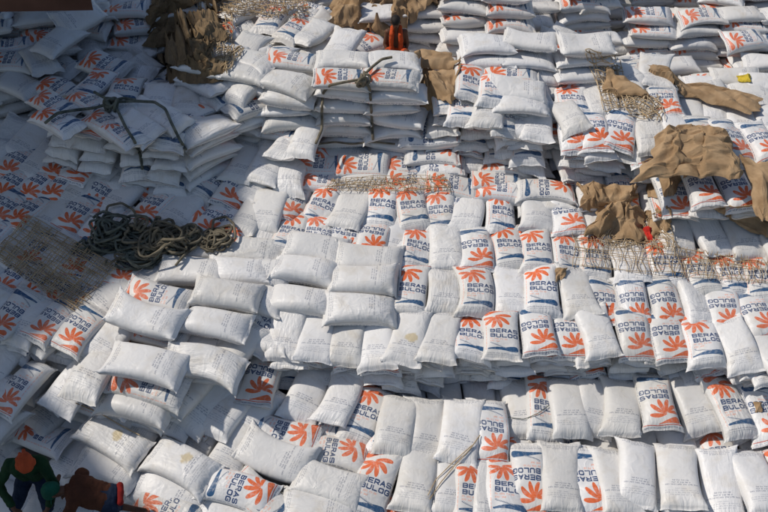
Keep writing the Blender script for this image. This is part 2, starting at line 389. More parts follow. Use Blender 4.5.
table('''262,378,u,-16,.18; 308,392,b,-20,.05; 343,396,b,-16,.1; 366,414,f,-17,.0; 396,424,b,-10,.10; 428,430,b,-8,.02,8; 461,430,b,-8,.08; 492,431,u,-4,.06; 521,408,b,0,-.06; 543,408,f,-2,.02,8; 568,406,b,0,.08; 593,405,b,-6,.04,8; 622,406,b,-6,.08,6; 655,401,u,-2,.12; 693,404,b,8,.05,-8; 729,407,f,10,.13; 764,412,u,4,.1; 800,415,b,4,.1''', 'second row from the bottom', zlow, dz=.07, L=.98, W=.54, T=.26)
table('''276,412,b,-60,-.12; 318,424,u,-100,-.1; 345,440,b,-30,-.15;410,400,b,0,-.15;445,402,b,0,-.15;480,404,b,0,-.15;510,406,b,0,-.2; 240,395,b,-24,.08; 215,397,b,-24,.1''', 'gap below the ledge', zlow, dz=.05)
table('''520,455,b,0,-.12; 560,450,u,0,-.12; 600,450,b,0,-.14; 640,452,b,0,-.12; 680,455,b,0,-.12; 720,455,f,0,-.14; 760,455,b,0,-.12; 475,460,b,0,-.14; 700,440,b,0,-.15; 400,452,b,0,-.14; 440,455,b,0,-.14''', 'gap between the two lowest rows', zlow, L=.98, W=.54)
under('first full row from the bottom', 1, .1)
under('second row from the bottom', 2, .08)
# ledge and middle terrace
table('''286,334,b,-6; 317,336,b,-4; 347,340,b,-3; 377,342,b,-2; 409,338,b,-8,.06,0,stained; 440,338,b,-6,.05; 470,336,f,-3,.0,8; 501,336,f,-2,.06; 537,331,u,0,.04; 569,332,u,0,-.02; 597,333,b,8,.05; 633,332,u,2,.03; 667,335,u,3,.02; 702,340,f,8,.04; 738,345,b,8,.06; 772,352,b,6,.05''', 'row along the ledge', zmid)
under('row along the ledge', 4, .03)
table('''411,291,f,-9,.02; 445,291,b,-4,.04; 477,291,f,-2,.06; 510,291,b,0,.0; 541,289,f,0,.07; 576,293,b,1,.04; 603,302,u,1,.0; 633,303,u,2,.03; 665,303,u,3,.02; 696,306,b,4,.0; 724,308,u,5,.02; 756,313,u,6,.03; 788,318,b,6''', 'second row above the ledge', zmid)
table('''396,256,b,-4,-.03; 417,247,f,-5,.0; 446,247,b,-2,.02; 477,249,u,0,.04; 507,247,f,0,.0; 536,250,f,0,.03; 567,253,f,1,.0; 595,257,f,1,-.01; 629,260,b,3,.03; 663,264,f,4,.02; 697,271,f,5,.0; 729,274,f,6,.0; 759,277,f,6,.02; 790,280,u,6''', 'third row above the ledge', zmid)
table('''322,207,f,-16; 294,203,u,-14,.02; 352,208,b,-16,.05; 381,206,f,-13,.04; 411,208,f,8,.04; 439,212,f,-2,.03; 468,212,b,-4,.05; 500,214,f,-2; 536,210,b,-2,.05; 567,214,u,0,.05; 594,222,b,4; 624,226,b,4,-.05; 648,236,b,5,-.05; 676,234,b,6,.04; 709,234,b,12,.06; 742,237,b,12,.05; 774,240,b,8,.05''', 'fourth row above the ledge', zmid)
table('''263,238,b,-16; 291,234,f,-14,.02; 318,235,f,-12,.02; 346,236,u,-10,.02; 374,236,u,-8,.04; 399,238,b,-6,-.03''', 'short row behind the plain sacks', zmid)
table('''316,250,b,84,.06; 368,260,b,86,.08; 306,270,b,80,.12; 363,281,b,86,.14; 298,300,b,76,.10; 360,309,b,84,.14; 253,252,b,84,.04; 256,275,b,80,.05''', 'plain crosswise sacks left of centre', zmid, L=.98, W=.54, T=.32)
table('''193,272,b,82,.05; 240,272,b,84,.10; 227,295,b,80,.20; 276,299,b,70,.02; 216,324,b,76,.20; 158,299,f,78,.18; 146,320,b,76,.28; 112,298,b,-42,.05; 250,300,b,78,.05; 262,325,f,-20,-.06; 282,330,b,-14,-.08''', 'crosswise sacks below the rope heap', zmid, L=.98, W=.54, T=.32)
table('''147,364,b,76,.30; 206,362,b,74,.22; 232,350,b,-30,.0; 97,369,b,-22,.12; 137,402,b,70,.0; 150,385,f,74,.1; 190,386,b,-28,-.1; 208,402,b,-30,-.25; 232,408,b,-30,-.32; 255,415,b,-28,-.4''', 'stack at the ledge left end', zmid, L=1.04, W=.57, T=.31)
table('''110,395,b,60,-.1; 75,385,b,-30,-.1; 130,425,b,66,-.35;90,400,f,70,-.3; 165,420,b,70,-.3;''', 'stack at the ledge left end', zmid, L=.86)
# low left corner, round the men
table('''114,440,b,62,.35,0,stained; 182,464,b,64,.36,0,stained; 236,447,b,-26,.25; 110,470,b,64,.12; 168,495,b,66,.12; 122,487,b,62,-.02; 170,510,f,64,.05; 205,430,b,-28,.22; 222,430,b,-28,.1; 240,490,f,-112,.22; 230,525,b,64,.0''', 'lower left sacks', lambda v: -.15, L=1.0, W=.54, T=.27)
table('''20,420,b,-40,.1; 55,412,b,-38,.2; 80,425,b,60,.1; 45,437,f,62,.1; 75,455,b,-30,.0; 62,470,b,-30,-.1; 20,470,b,60,-.1; 10,500,b,70,-.1; 50,515,b,70,-.1; 90,500,b,70,-.15; 5,445,b,-30,-.05; 95,530,b,70,-.15;140,525,b,70,-.1''', 'sacks round the men', lambda v: -.2, tilt=3)
# slope on the left, half in the shade
Y1 = -27
table('''14,316,u; 33,319,b,-27,.0; 54,322,u,-27,.04; 80,329,u,-26,.06; 112,338,b,-24,.0; -8,310,b''', 'front row of the left slope', zmid, yaw=Y1, dz=.1)
table('''20,388,u,-30,.1; 0,360,b,-30,.2; 42,372,b,-30,-.15; -10,400,b,-30,.05; -5,430,b,-30,-.2''', 'left edge below the slope', lambda v: .6, yaw=Y1, dz=-.1)
under('front row of the left slope', 3, .04)
table('''-8,270,b; 14,277,u; 36,284,u; 62,290,u; 88,297,u; 5,330,b,-27,-.1''', 'slope row under the net', zmid, yaw=Y1)
table('''-6,236,u; 16,243,b; 38,250,u; 60,254,b; 84,259,u; 108,265,b; 130,270,u; 150,276,b''', 'slope row behind the net', zmid, yaw=Y1)
table('''8,208,u; 30,212,u; 54,216,b; 79,213,u; 104,222,u; 128,230,b; 155,236,b; 180,240,f,-60,.03; 210,246,b,84; 232,246,b,-20,.0''', 'slope row left of the rope heap', zmid, yaw=-29)
table('''14,184,u; 37,184,u; 60,185,u; 82,190,b; 101,194,u; 124,196,b; 154,207,u,-29,.03; 183,210,b,-32,.04; 216,221,u,-22; 236,226,u,-20,.02; 183,224,f,-60; 252,215,b,-18,.05; 268,208,b,-14,.1''', 'slope row above the rope heap', zmid, yaw=-29)
table('''-4,160,b; 18,162,u; 40,163,b; 63,164,u; 88,168,u; 148,176,u; 172,178,b; 193,181,f; 214,183,f; 236,188,u,-22,.03; 256,182,b,-18,.05; 120,172,b''', 'slope row below the left bundle', zmid, yaw=-27)
table('''160,152,u; 184,155,b; 205,158,u; 225,162,b; 246,164,b,-16,.1; 268,165,b,-16,.14; 30,142,b; 8,138,b; 140,150,b; 290,175,b,-14,.1; 292,142,b,-20,.25; 305,165,f,-70,.0''', 'row left of the roped bundle', zmid, yaw=-25)
table('''300,154,b,84,.0; 345,154,b,84,.0; 392,153,b,84,.0; 430,150,b,84,.0''', 'row against the roped bundle', zmid, tilt=5)
# rows just below
table('''318,165,f,86,.05; 362,166,f,84,.05; 405,166,f,84; 322,182,f,80,.0; 366,184,b,84; 410,184,f,84,.0; 452,187,f,84,.05; 498,183,f,84,.03; 500,193,f,84,.03; 455,200,f,84,.0; 508,168,f,84,.0''', 'sideways row below the bundle', zmid, tilt=5)
table('''440,172,f,84,.0; 432,155,f,-94,.1; 430,140,f,-94,.2; 436,165,f,-94,.05; 425,128,f,-110,.2; 430,117,b,-100,.2''', 'steps right of the roped bundle', zmid, tilt=5)
table('''545,190,f,-94,.1; 545,200,b,88,.05; 590,189,b,0,.1; 622,192,u,0,.1; 655,205,b,0,.02; 525,180,b,88,-.1; 515,196,f,86,-.1; 680,212,b,4,0; 720,214,b,90,.0; 690,222,b,0,-.1''', 'sacks under the crumpled paper', zmid)
table('''701,188,u,2,.55; 735,188,u,6,.53; 769,188,b,6,.5''', 'two printed sacks framed by paper', zmid)
table('''700,197,b,0,.33; 737,198,b,8,.34; 770,197,b,6,.3; 680,205,f,90,.18; 725,206,b,90,.18; 760,206,b,90,.16; 675,196,u,0,.35''', 'low pile under the two printed sacks', zmid)
# right-hand stack
stack(549, 172, 1.40, -1, 8, 6, 'face of the right-hand stack', 'P', 2, .165, .035, jit=.05, jyaw=9, px=.47, topf='fbbbfbbub', fine=True)
stack(530, 116, 1.95, -2, 3, 5, 'upper steps of the right-hand stack', 'L', 1, .185, .12, jit=.05, jyaw=6, px=.74, faces='bbbf', fine=True)
table('''537,123,b,-3,.0; 573,131,u,0,.0; 594,130,u,-2,.03; 620,131,u,-14,.0,-10; 650,133,b,2,.0; 679,136,b,4,.0; 702,138,u,3,.0; 731,140,u,4,.02; 760,142,u,5,.0; 790,143,u,5,.0; 513,118,b,4,.0''', 'front edge of the right-hand stack', lambda v: 2.2)
under('front edge of the right-hand stack', 4, .0, .18)
table('''542,98,f,-78,.14; 574,90,b,86,.16; 582,107,f,-88,.02; 553,104,b,86,-.06; 610,104,b,86,-.12; 655,117,b,0,-.1; 672,112,b,0,.0; 691,116,b,0,.0; 715,118,b,0,.0; 740,120,b,0,.0; 768,122,b,0,.0; 640,110,b,80,-.2; 630,125,b,30,-.2''', 'second line of the right-hand stack', lambda v: 1.95, tilt=5)
table('''471,84,f,-4,.1; 494,90,f,-6,.1; 463,106,f,-3,-.1; 489,109,b,-3,-.05; 516,90,b,84,.12; 520,104,b,84,.05; 510,76,f,84,.12''', 'top of the right-hand stack', lambda v: 2.4, tilt=6)
stack(480, 84, 1.15, -3, 2, 10, 'leaning tower of sacks near the top', 'L', 1, .2, .09, jit=.06, jyaw=7, px=.70, faces='ffbb')
table('''543,62,b,88,.0; 549,74,b,86,-.1; 556,82,b,88,-.1; 540,50,b,84,.1; 575,66,b,84,.0''', 'crosswise sacks beside the tower', lambda v: 1.35, tilt=3)
table('''530,70,b,80,-.1; 565,58,b,88,.1; 570,74,f,88,.0; 525,84,b,84,.1; 560,92,b,84,.1; 520,60,b,70,.0; 520,48,b,84,.1;545,40,b,84,.1; 505,74,b,84,.1''', 'crosswise sacks beside the tower', lambda v: 1.25, tilt=3)
table('''515,22,b,-4,.0,20; 529,24,b,2,.05,25; 543,22,b,6,.1,10; 556,18,b,8,.0,-20; 528,0,b,80,.2; 508,4,b,80,.2''', 'upright sacks beside the tower', lambda v: 1.5, tilt=38)
stack(584, 70, 1.0, -2, 1, 4, 'printed steps below the small pile', 'L', 1, .19, .16, jit=.03, jyaw=3, faces='ffb')
stack(582, 34, 1.5, 2, 1, 6, 'small pile near the top', 'L', 1, .2, .02, faces='bbf')
table('''612,60,b,86,-.3; 640,82,b,86,-.3; 625,45,b,90,-.1; 605,85,b,80,-.3; 640,70,b,60,-.3; 600,95,b,80,-.3; 640,95,b,80,-.3; 670,98,b,80,-.2;700,100,b,80,-.2;735,100,b,85,-.2;765,104,b,85,-.2; 708,86,b,85,0.05; 752,92,b,80,.1; 735,78,b,86,.1; 765,84,b,86,.15; 684,88,b,86,.0''', 'shaded hollow beside the net', lambda v: 1.35, tilt=3)
stack(690, 40, .9, 1, 7, 7, 'back wall of sacks at the top right', 'L', 1, .2, .02, px=.82, faces='bbff', jit=.07, jyaw=6)
stack(715, 88, .75, 1, 4, 6, 'printed steps at the right', 'L', 1, .19, .11, px=.80, faces='ffbb', jit=.06, jyaw=6)
stack(760, 50, .95, 6, 3, 8, 'loose pile at the top right corner', 'L', 1, .2, .06, px=.8, faces='bbf', jyaw=8)
# centre bundle and what is round it
stack(366, 153, 1.60, -2, 2, 6, 'roped bundle in the centre', 'L', 2, .202, .015, jit=.02, jyaw=3, px=.74, topf='ff', fine=True, faces='bbbb')
stack(425, 68, 1.2, 0, 3, 5, 'pile behind the seated boy', 'L', 1, .2, .03, px=.8, faces='b')
stack(330, 68, 1.2, 2, 4, 4, 'pile behind the centre bundle', 'L', 1, .2, .03, px=.8, faces='b')
stack(330, 30, .9, 10, 5, 6, 'shaded back rows at the top', 'L', 1, .2, .06, px=.8, jyaw=12, jit=.08)
stack(430, 30, .9, -4, 4, 6, 'back rows at the top middle', 'L', 1, .2, .06, px=.8, jyaw=10, jit=.08)
# heap left of it
stack(236, 150, 1.60, -16, 3, 6, 'heap left of the centre bundle', 'L', 2, .185, .06, jit=.05, jyaw=9, px=.66, faces='bbbbbf')
stack(292, 132, 1.8, -40, 2, 4, 'slanting pile beside the centre bundle', 'P', 1, .2, .1, jit=.05, jyaw=8, faces='bbbbf')
stack(262, 100, 1.4, -30, 5, 5, 'slanting pile above the heap', 'P', 1, .2, .12, jit=.06, jyaw=12, faces='bbbbf')
table('''226,78,b,-60,.1; 249,82,b,-76,.1; 214,36,f,-60,.35; 245,52,b,-14,.5,0; 240,66,b,60,.1; 262,60,b,80,.1; 280,45,b,40,.1; 205,95,b,-60,-.1; 300,88,b,-50,-.1; 308,85,b,-60,.0; 250,40,b,30,.2; 225,60,b,70,-.05''', 'jumbled top of the heap', lambda v: 1.95, tilt=5)
stack(250, 40, .9, 12, 5, 6, 'back rows left of the top', 'L', 1, .2, .08, px=.8, jyaw=14, jit=.08)
# left bundle
stack(112, 188, 1.42, -14, 4, 5, 'roped bundle on the left', 'P', 2, .185, .02, jit=.03, jyaw=12, px=.52, topf='fuff', fine=True, faces='bbf')
stack(172, 178, 1.42, -50, 2, 5, 'roped bundle on the left', 'P', 2, .185, .02, jit=.03, jyaw=6, px=.48, fine=True, faces='bbf')
table('''58,122,f,50; 105,124,f,50; 122,134,f,45; 140,128,b,50;54,106,f,50;90,104,f,50; 150,112,b,50; 118,108,b,50;165,118,b,50''', 'top of the left bundle', lambda v: 2.42, tilt=2, L=.80, W=.47)
# dark heap, upper left
stack(70, 102, 1.2, 12, 6, 6, 'shaded heap at the upper left', 'L', 2, .19, .14, jit=.07, jyaw=12, px=.78, faces='bbfu')
stack(20, 130, 1.2, 20, 3, 5, 'shaded heap at the left edge', 'L', 2, .19, .14, jit=.07, jyaw=14, px=.78, faces='bbf')
stack(110, 60, 1.1, 14, 6, 5, 'shaded rows behind the upper left heap', 'L', 1, .2, .16, jit=.08, jyaw=16, px=.8, faces='bbf')
stack(120, 28, .8, 16, 8, 7, 'darkest rows at the upper left', 'L', 1, .2, .16, jit=.08, jyaw=16, px=.8, faces='bbf')
table('''105,66,f,62,.2; 60,40,b,-30,.4; 80,20,b,-50,.5; 40,60,b,30,.2; 130,75,b,80,.0; 28,28,f,84,.1; 10,30,f,84,.1; 20,85,b,60,0; 60,90,f,60,0; 140,90,b,80,-.1; 165,95,b,80,-.2; 170,110,b,70,-.3''', 'loose sacks on the upper left heap', lambda v: 1.9, tilt=5)

# wanted shade edge on the cargo, which shapes the unseen deck: (u, v, height)
SHADE = [(214, -70, 2.0), (205, 30, 2.0), (228, 120, 2.2), (236, 175, 1.5), (222, 222, 1.4), (130, 262, 1.3), (66, 300, 1.1), (34, 342, 1.0), (62, 400, .1), (80, 455, .1), (122, 500, 0), (160, 580, -.2)]

def loose(u0, v0, u1, v1, n, z, row, seed, yaw0=90, sd=28):
    g = random.Random(seed)
    for _ in range(n):
        u, v = g.uniform(u0, u1), g.uniform(v0, v1)
        sack(P(u, v, z + g.uniform(-.1, .15)), g.gauss(yaw0, sd), g.choice('bbbff'), g.gauss(6, 6), g.gauss(0, 9), row, fine=False, L=.84, W=.48)
loose(200, 8, 330, 56, 20, 1.7, 'jumbled sacks along the top edge', 1, 70, 40)
loose(0, 15, 170, 90, 12, 1.75, 'loose sacks on the upper left heap', 2, 80, 30)
loose(195, 56, 315, 88, 10, 2.35, 'jumbled top of the heap', 3, 110, 30)
loose(600, 60, 768, 104, 16, 1.35, 'shaded hollow beside the net', 4, 90, 14)
loose(500, 2, 600, 60, 8, 1.9, 'crosswise sacks beside the tower', 5, 90, 20)
loose(690, 0, 768, 50, 12, 1.45, 'loose pile at the top right corner', 6, 90, 14)

table('''396,60,b,88''', 'pile behind the seated boy', lambda v: 1.72, tilt=2)

loose(450, 66, 600, 100, 7, 2.0, 'top of the right-hand stack', 7, 88, 14)
under('crosswise sacks below the rope heap', 1, .05, .24)
under('plain crosswise sacks left of centre', 1, .05, .24)
under('stack at the ledge left end', 1, .05, .24)

loose(452, 100, 600, 118, 6, 2.2, 'front jumble of the right-hand stack', 9, 0, 22)
loose(300, 132, 312, 146, 2, 1.9, 'row left of the roped bundle', 10, -20, 10)
# ------------------------------------------------------------------ make the sacks real
def world_verts(s): return s['V'] @ s['M'].T + np.array(s['p'])
allV, allQ, own = [], [], []
off = 0
for k, s in enumerate(SACKS):
    s['W'] = world_verts(s); allV.append(s['W']); allQ.append(s['q'] + off); off += len(s['W']); own.append(np.full(len(s['q']), k))
allV = np.concatenate(allV); allQ = np.concatenate(allQ); own = np.concatenate(own)
bvh = BVHTree.FromPolygons(allV.tolist(), allQ.tolist())
hits = np.zeros(len(SACKS), int)
for v in np.arange(1, 512, 3.0):
    for u in np.arange(1, 768, 3.0):
        h = bvh.ray_cast(cam.location, ray(u, v).normalized())
        if h[0] is not None: hits[own[h[2]]] += 1
for k, s in enumerate(SACKS): s['hits'] = int(hits[k])
def surface(x, y, top=8.0):
    h = bvh.ray_cast(Vector((x, y, top)), Vector((0, 0, -1)))
    return h[0].z if h[0] is not None else None

def build_mesh(name, V, q, UV, rest, rnd, material):
    me = bpy.data.meshes.new(name); nv, nq = len(V), len(q)
    me.vertices.add(nv); me.vertices.foreach_set('co', V.astype(np.float32).ravel())
    me.loops.add(nq * 4); me.loops.foreach_set('vertex_index', q.astype(np.int32).ravel())
    me.polygons.add(nq); me.polygons.foreach_set('loop_start', np.arange(0, nq * 4, 4, dtype=np.int32))
    me.polygons.foreach_set('use_smooth', np.ones(nq, bool))
    me.update(calc_edges=True)
    ul = me.uv_layers.new(name='print'); ul.data.foreach_set('uv', UV.astype(np.float32).ravel())
    a = me.attributes.new('rest', 'FLOAT_VECTOR', 'POINT'); a.data.foreach_set('vector', rest.astype(np.float32).ravel())
    a = me.attributes.new('rnd', 'FLOAT', 'POINT'); a.data.foreach_set('value', np.asarray(rnd, np.float32))
    me.materials.append(material); me.validate(); return me
order = np.argsort(-hits)
single = [int(k) for k in order[:300] if hits[k] > 3]
ORD = ['', 'first', 'second', 'third', 'fourth', 'fifth', 'sixth', 'seventh', 'eighth', 'ninth', 'tenth', 'eleventh', 'twelfth', 'thirteenth', 'fourteenth', 'fifteenth', 'sixteenth', 'seventeenth', 'eighteenth', 'nineteenth', 'twentieth'] + ['%dst' % i if i % 10 == 1 else '%dnd' % i if i % 10 == 2 else '%drd' % i if i % 10 == 3 else '%dth' % i for i in range(21, 99)]
groups = {}
for k in single: groups.setdefault(SACKS[k]['row'], []).append(k)
for row, ks in groups.items():
    ks.sort(key=lambda k: proj(SACKS[k]['p'])[0])
    for n, k in enumerate(ks):
        s = SACKS[k]
        o = bpy.data.objects.new('rice_sack', build_mesh('rice_sack', s['V'] @ s['M'].T, s['q'], s['UV'], s['rest'], np.full(len(s['V']), s['rnd']), M_STAINED if s['note'] == 'stained' else M_SACK))
        o.location = s['p']; COL.objects.link(o)
        look = {'f': 'printed sack', 'u': 'printed sack', 'b': 'plain-side sack', 't': 'plain-side sack'}[s['face']]
        if s['note'] == 'stained': look = 'yellow-stained sack'
        where = 'the ' + row.replace('row along the ledge wall', 'layers showing under the ledge').replace('front edge of the right-hand stack wall', 'layers below the right-hand edge').replace(' wall', ', lower layer')
        side = '%s from the left' % ORD[n + 1]
        if n == 0 and len(ks) > 1: side = 'leftmost'
        if n == len(ks) - 1 and n: side = 'rightmost'
        lb_ = ('white %s, %s in %s' % (look, side, where)).replace('in the sacks', 'among the sacks').replace('in the top of', 'on top of').replace(' in the front edge', ' on the front edge')
        if len(lb_.split()) > 16: lb_ = lb_.replace('white ', '', 1)
        o['label'] = lb_
        o['category'] = 'sack'; o['group'] = 'white rice sacks stacked in the cargo hold'
rest_k = [k for k in range(len(SACKS)) if k not in set(single)]
V = np.concatenate([SACKS[k]['W'] for k in rest_k]); U = np.concatenate([SACKS[k]['UV'] for k in rest_k]); RS = np.concatenate([SACKS[k]['rest'] for k in rest_k])
rn = np.concatenate([np.full(len(SACKS[k]['W']), SACKS[k]['rnd']) for k in rest_k])
Q, off = [], 0
for k in rest_k: Q.append(SACKS[k]['q'] + off); off += len(SACKS[k]['W'])
o = bpy.data.objects.new('more_rice_sacks', build_mesh('more_rice_sacks', V, np.concatenate(Q), U, RS, rn, M_SACK)); COL.objects.link(o)
o['kind'] = 'stuff'; o['label'] = 'mass of smaller and half hidden white rice sacks filling the piles'; o['category'] = 'sacks'
print('SACKS', len(SACKS), 'singles', len(single), 'hit>3', int((hits > 3).sum()), 'tris', sum(len(s['q']) for s in SACKS) * 2)

# ------------------------------------------------------------------ bed below the sacks
def simple_mesh(name, verts, faces, material, smooth=True):
    me = bpy.data.meshes.new(name); me.from_pydata([tuple(map(float, v)) for v in verts], [], faces); me.update()
    if smooth: me.polygons.foreach_set('use_smooth', [True] * len(me.polygons))
    me.materials.append(material); return me
cx = np.array([[s['p'].x, s['p'].y, s['p'].z] for s in SACKS])
gx = np.arange(-11, 11.01, .3); gy = np.arange(5, 26.01, .3); Z = np.zeros((len(gy), len(gx)))
for j, y in enumerate(gy):
    for i, x in enumerate(gx):
        d = np.hypot(cx[:, 0] - x, cx[:, 1] - y)
        near = d < .55
        Z[j, i] = (cx[near, 2].min() if near.any() else cx[np.argsort(d)[:4], 2].min()) - .17
vs = [(x, y, Z[j, i]) for j, y in enumerate(gy) for i, x in enumerate(gx)]; nx = len(gx)
fs = [(j * nx + i, j * nx + i + 1, (j + 1) * nx + i + 1, (j + 1) * nx + i) for j in range(len(gy) - 1) for i in range(nx - 1)]
o = bpy.data.objects.new('ground', simple_mesh('ground', vs, fs, M_BED)); COL.objects.link(o); o['kind'] = 'structure'
# ------------------------------------------------------------------ bulkhead, and unseen decks and wall added to shade the left side
def boxmesh(name, quads_pts, z0, z1, material):
    n = len(quads_pts); vs = [(x, y, z0) for x, y in quads_pts] + [(x, y, z1) for x, y in quads_pts]
    fs = [tuple(range(n))[::-1], tuple(range(n, 2 * n))] + [(i, (i + 1) % n, n + (i + 1) % n, n + i) for i in range(n)]
    return simple_mesh(name, vs, fs, material, False)
ZD = 9.6
edge = []
for u, v, z in SHADE:
    p = P(u, v, z); k = (ZD - z) / sdir.z; q = p + sdir * k; edge.append((q.x, q.y))
poly = edge + [(edge[-1][0], -5), (-15.2, -5), (-15.2, 9.5), (edge[-4][0] - 3.8, 10), (-15.2, 13), (-15.2, 40), (edge[0][0], 40)]
o = bpy.data.objects.new('steel_deck', boxmesh('steel_deck', poly, ZD, ZD + .35, M_STEEL)); COL.objects.link(o); o['kind'] = 'structure'  # deck out of view, its outline projected back from the wanted shade edge
o = bpy.data.objects.new('hull_wall', boxmesh('hull_wall', [(-15.2, 13.1), (-14.8, 13.1), (-14.8, 34), (-15.2, 34)], -2, ZD - .01, M_STEEL)); COL.objects.link(o); o['kind'] = 'structure'  # wall out of view, added to keep skylight off the upper left
ZT = 5.3; e2 = []
for u, v, z in [(214, -70, 2.0), (205, 30, 2.0), (218, 100, 2.2)]:
    p = P(u, v, z); q = p + sdir * ((ZT - z) / sdir.z); e2.append((q.x, q.y))
e2.append((e2[-1][0] - 2.0, 12.9))
o = bpy.data.objects.new('lower_steel_deck', boxmesh('lower_steel_deck', e2 + [(-14.79, 12.9), (-14.79, 34), (e2[0][0], 34)], ZT, ZT + .25, M_STEEL)); COL.objects.link(o); o['kind'] = 'structure'  # second deck, unseen, added to block sky and deepen the upper left shade
a = P(-90, 7, 3.5); b = P(92, 4, 3.5)
o = bpy.data.objects.new('steel_bulkhead', boxmesh('steel_bulkhead', [(a.x, a.y), (b.x, b.y), (b.x - .1, b.y + .3), (a.x - .1, a.y + .3)], 3.4, 5.29, M_STEEL)); COL.objects.link(o)
o['label'] = 'dark rusty steel bulkhead at the top left corner above the shaded heap'; o['category'] = 'bulkhead'

def thing(name, loc, label, cat, group=None):
    o = bpy.data.objects.new(name, None); o.location = loc; o.empty_display_size = .1; COL.objects.link(o)
    o['label'] = label; o['category'] = cat
    if group: o['group'] = group
    return o
def link(o, parent=None):
    COL.objects.link(o)
    if parent is not None: o.parent = parent; o.matrix_parent_inverse = Matrix.Translation(-parent.location)
    return o
def hit(u, v):
    h = bvh.ray_cast(cam.location, ray(u, v).normalized())
    return h[0] if h[0] is not None else P(u, v, zmid(v))
def vnoise(seed, n=6, f0=1.0):
    g = np.random.default_rng(seed); A = g.normal(0, 1, (n, 3)); A /= np.linalg.norm(A, axis=1)[:, None]; ph = g.uniform(0, 6.3, n); fr = f0 * g.uniform(.7, 1.6, n)
    return lambda p: sum(math.sin((A[i] @ p) * fr[i] * 6.28 + ph[i]) for i in range(n)) / n
def crumple(name, quad, label, cat='paper', material=None, n=(34, 24), lift=.05, amp=.06, seed=1, bulge=.0, group=None, freq=1.4, parent=None, ragged=.05, plane=None):
    nu, nv = int(n[0] * 1.3), int(n[1] * 1.3); g = np.random.default_rng(seed)
    Pn = np.zeros((nv, nu, 3)); er = g.uniform(0, 6.3, 4)
    (u0, v0), (u1, v1), (u2, v2), (u3, v3) = quad
    for j in range(nv):
        for i in range(nu):
            s, t = i / (nu - 1), j / (nv - 1)
            e_ = ragged * .8
            s2 = s + e_ * (math.sin(t * 9 + er[0]) * .6 + math.sin(t * 23 + er[1]) * .4) * abs(2 * s - 1) ** 3
            t2 = t + e_ * (math.sin(s * 9 + er[2]) * .6 + math.sin(s * 23 + er[3]) * .4) * abs(2 * t - 1) ** 3
            u = (u0 * (1 - s2) + u1 * s2) * (1 - t2) + (u3 * (1 - s2) + u2 * s2) * t2
            v = (v0 * (1 - s2) + v1 * s2) * (1 - t2) + (v3 * (1 - s2) + v2 * s2) * t2
            Pn[j, i] = hit(u, v) if not plane else (P(u0, v0, plane[0]).lerp(P(u1, v1, plane[1]), s2)).lerp(P(u3, v3, plane[3]).lerp(P(u2, v2, plane[2]), s2), t2)
            if plane:
                zz = surface(Pn[j, i][0], Pn[j, i][1])
                if zz is not None and 0 < zz + .02 - Pn[j, i][2] < .35: Pn[j, i][2] = zz + .02
    S = Pn.copy()
    for _ in range(10):
        S[1:-1, 1:-1] = (S[:-2, 1:-1] + S[2:, 1:-1] + S[1:-1, :-2] + S[1:-1, 2:]) / 4
        S[..., 2] = np.maximum(S[..., 2], Pn[..., 2])
    # crumple: flat plates meeting in sharp creases, at three sizes
    gx_, gy_ = np.meshgrid(np.linspace(0, 1, nu), np.linspace(0, 1, nv))
    wd = np.linalg.norm(S[:, -1] - S[:, 0], axis=1).mean(); ht = np.linalg.norm(S[-1] - S[0], axis=1).mean()
    X, Y = gx_ * wd, gy_ * ht
    def plates(cell):
        an = g.uniform(0, 3.14); ca, sa = math.cos(an), math.sin(an)
        a_ = (X * ca - Y * sa) / cell + g.uniform(0, 9) + .35 * np.sin(Y / cell * 1.3 + g.uniform(0, 6)); b_ = (X * sa + Y * ca) / cell * .8 + g.uniform(0, 9) + .35 * np.sin(X / cell * 1.1 + g.uniform(0, 6))
        i0, j0 = np.floor(a_).astype(int), np.floor(b_).astype(int); fa, fb = a_ - i0, b_ - j0
        T_ = g.uniform(-1, 1, (64, 64)); h = lambda i, j: T_[i % 64, j % 64]
        lo = h(i0, j0) + fa * (h(i0 + 1, j0) - h(i0, j0)) + fb * (h(i0, j0 + 1) - h(i0, j0))
        hi = h(i0 + 1, j0 + 1) + (1 - fa) * (h(i0, j0 + 1) - h(i0 + 1, j0 + 1)) + (1 - fb) * (h(i0 + 1, j0) - h(i0 + 1, j0 + 1))
        return np.where(fa + fb < 1, lo, hi)
    c0 = .40 / freq
    H = plates(c0) + .55 * plates(c0 * .5) + .38 * plates(c0 * .25); H2 = plates(c0) + .4 * plates(c0 * .4); H3 = plates(c0) + .4 * plates(c0 * .4)
    eg = np.minimum(np.minimum(gx_, 1 - gx_), np.minimum(gy_, 1 - gy_)); dome = np.clip(eg * 3, 0, 1) ** .6
    S[..., 2] += lift * .3 + amp * (H + .9) * (.35 + .65 * dome) + bulge * dome * .7
    S[..., 1] += amp * .7 * H2
    S[..., 0] += amp * .7 * H3
    me = bpy.data.meshes.new(name)
    fs = [(j * nu + i, (j + 1) * nu + i, (j + 1) * nu + i + 1, j * nu + i + 1) for j in range(nv - 1) for i in range(nu - 1)]
    base = Vector(S.reshape(-1, 3).mean(0)); 
    me.from_pydata([tuple(Vector(p) - base) for p in S.reshape(-1, 3)], [], fs); me.update(); me.materials.append(material or M_KRAFT)
    o = bpy.data.objects.new(name, me); o.location = base; COL.objects.link(o)
    md = o.modifiers.new('thickness', 'SOLIDIFY'); md.thickness = .004
    if parent: o.parent = parent; o.location = base - parent.location
    else:
        o['label'] = label; o['category'] = cat
        if group: o['group'] = group
    return o
KG = 'brown kraft paper sheets left on the sacks'
crumple('kraft_paper', [(150, 0), (214, 0), (226, 44), (146, 50)], 'dark crumpled brown paper heap at the upper left, in shade', material=M_KRAFT_D, lift=.08, amp=.10, bulge=.14, seed=3, group=KG, n=(44, 34), freq=2.0)
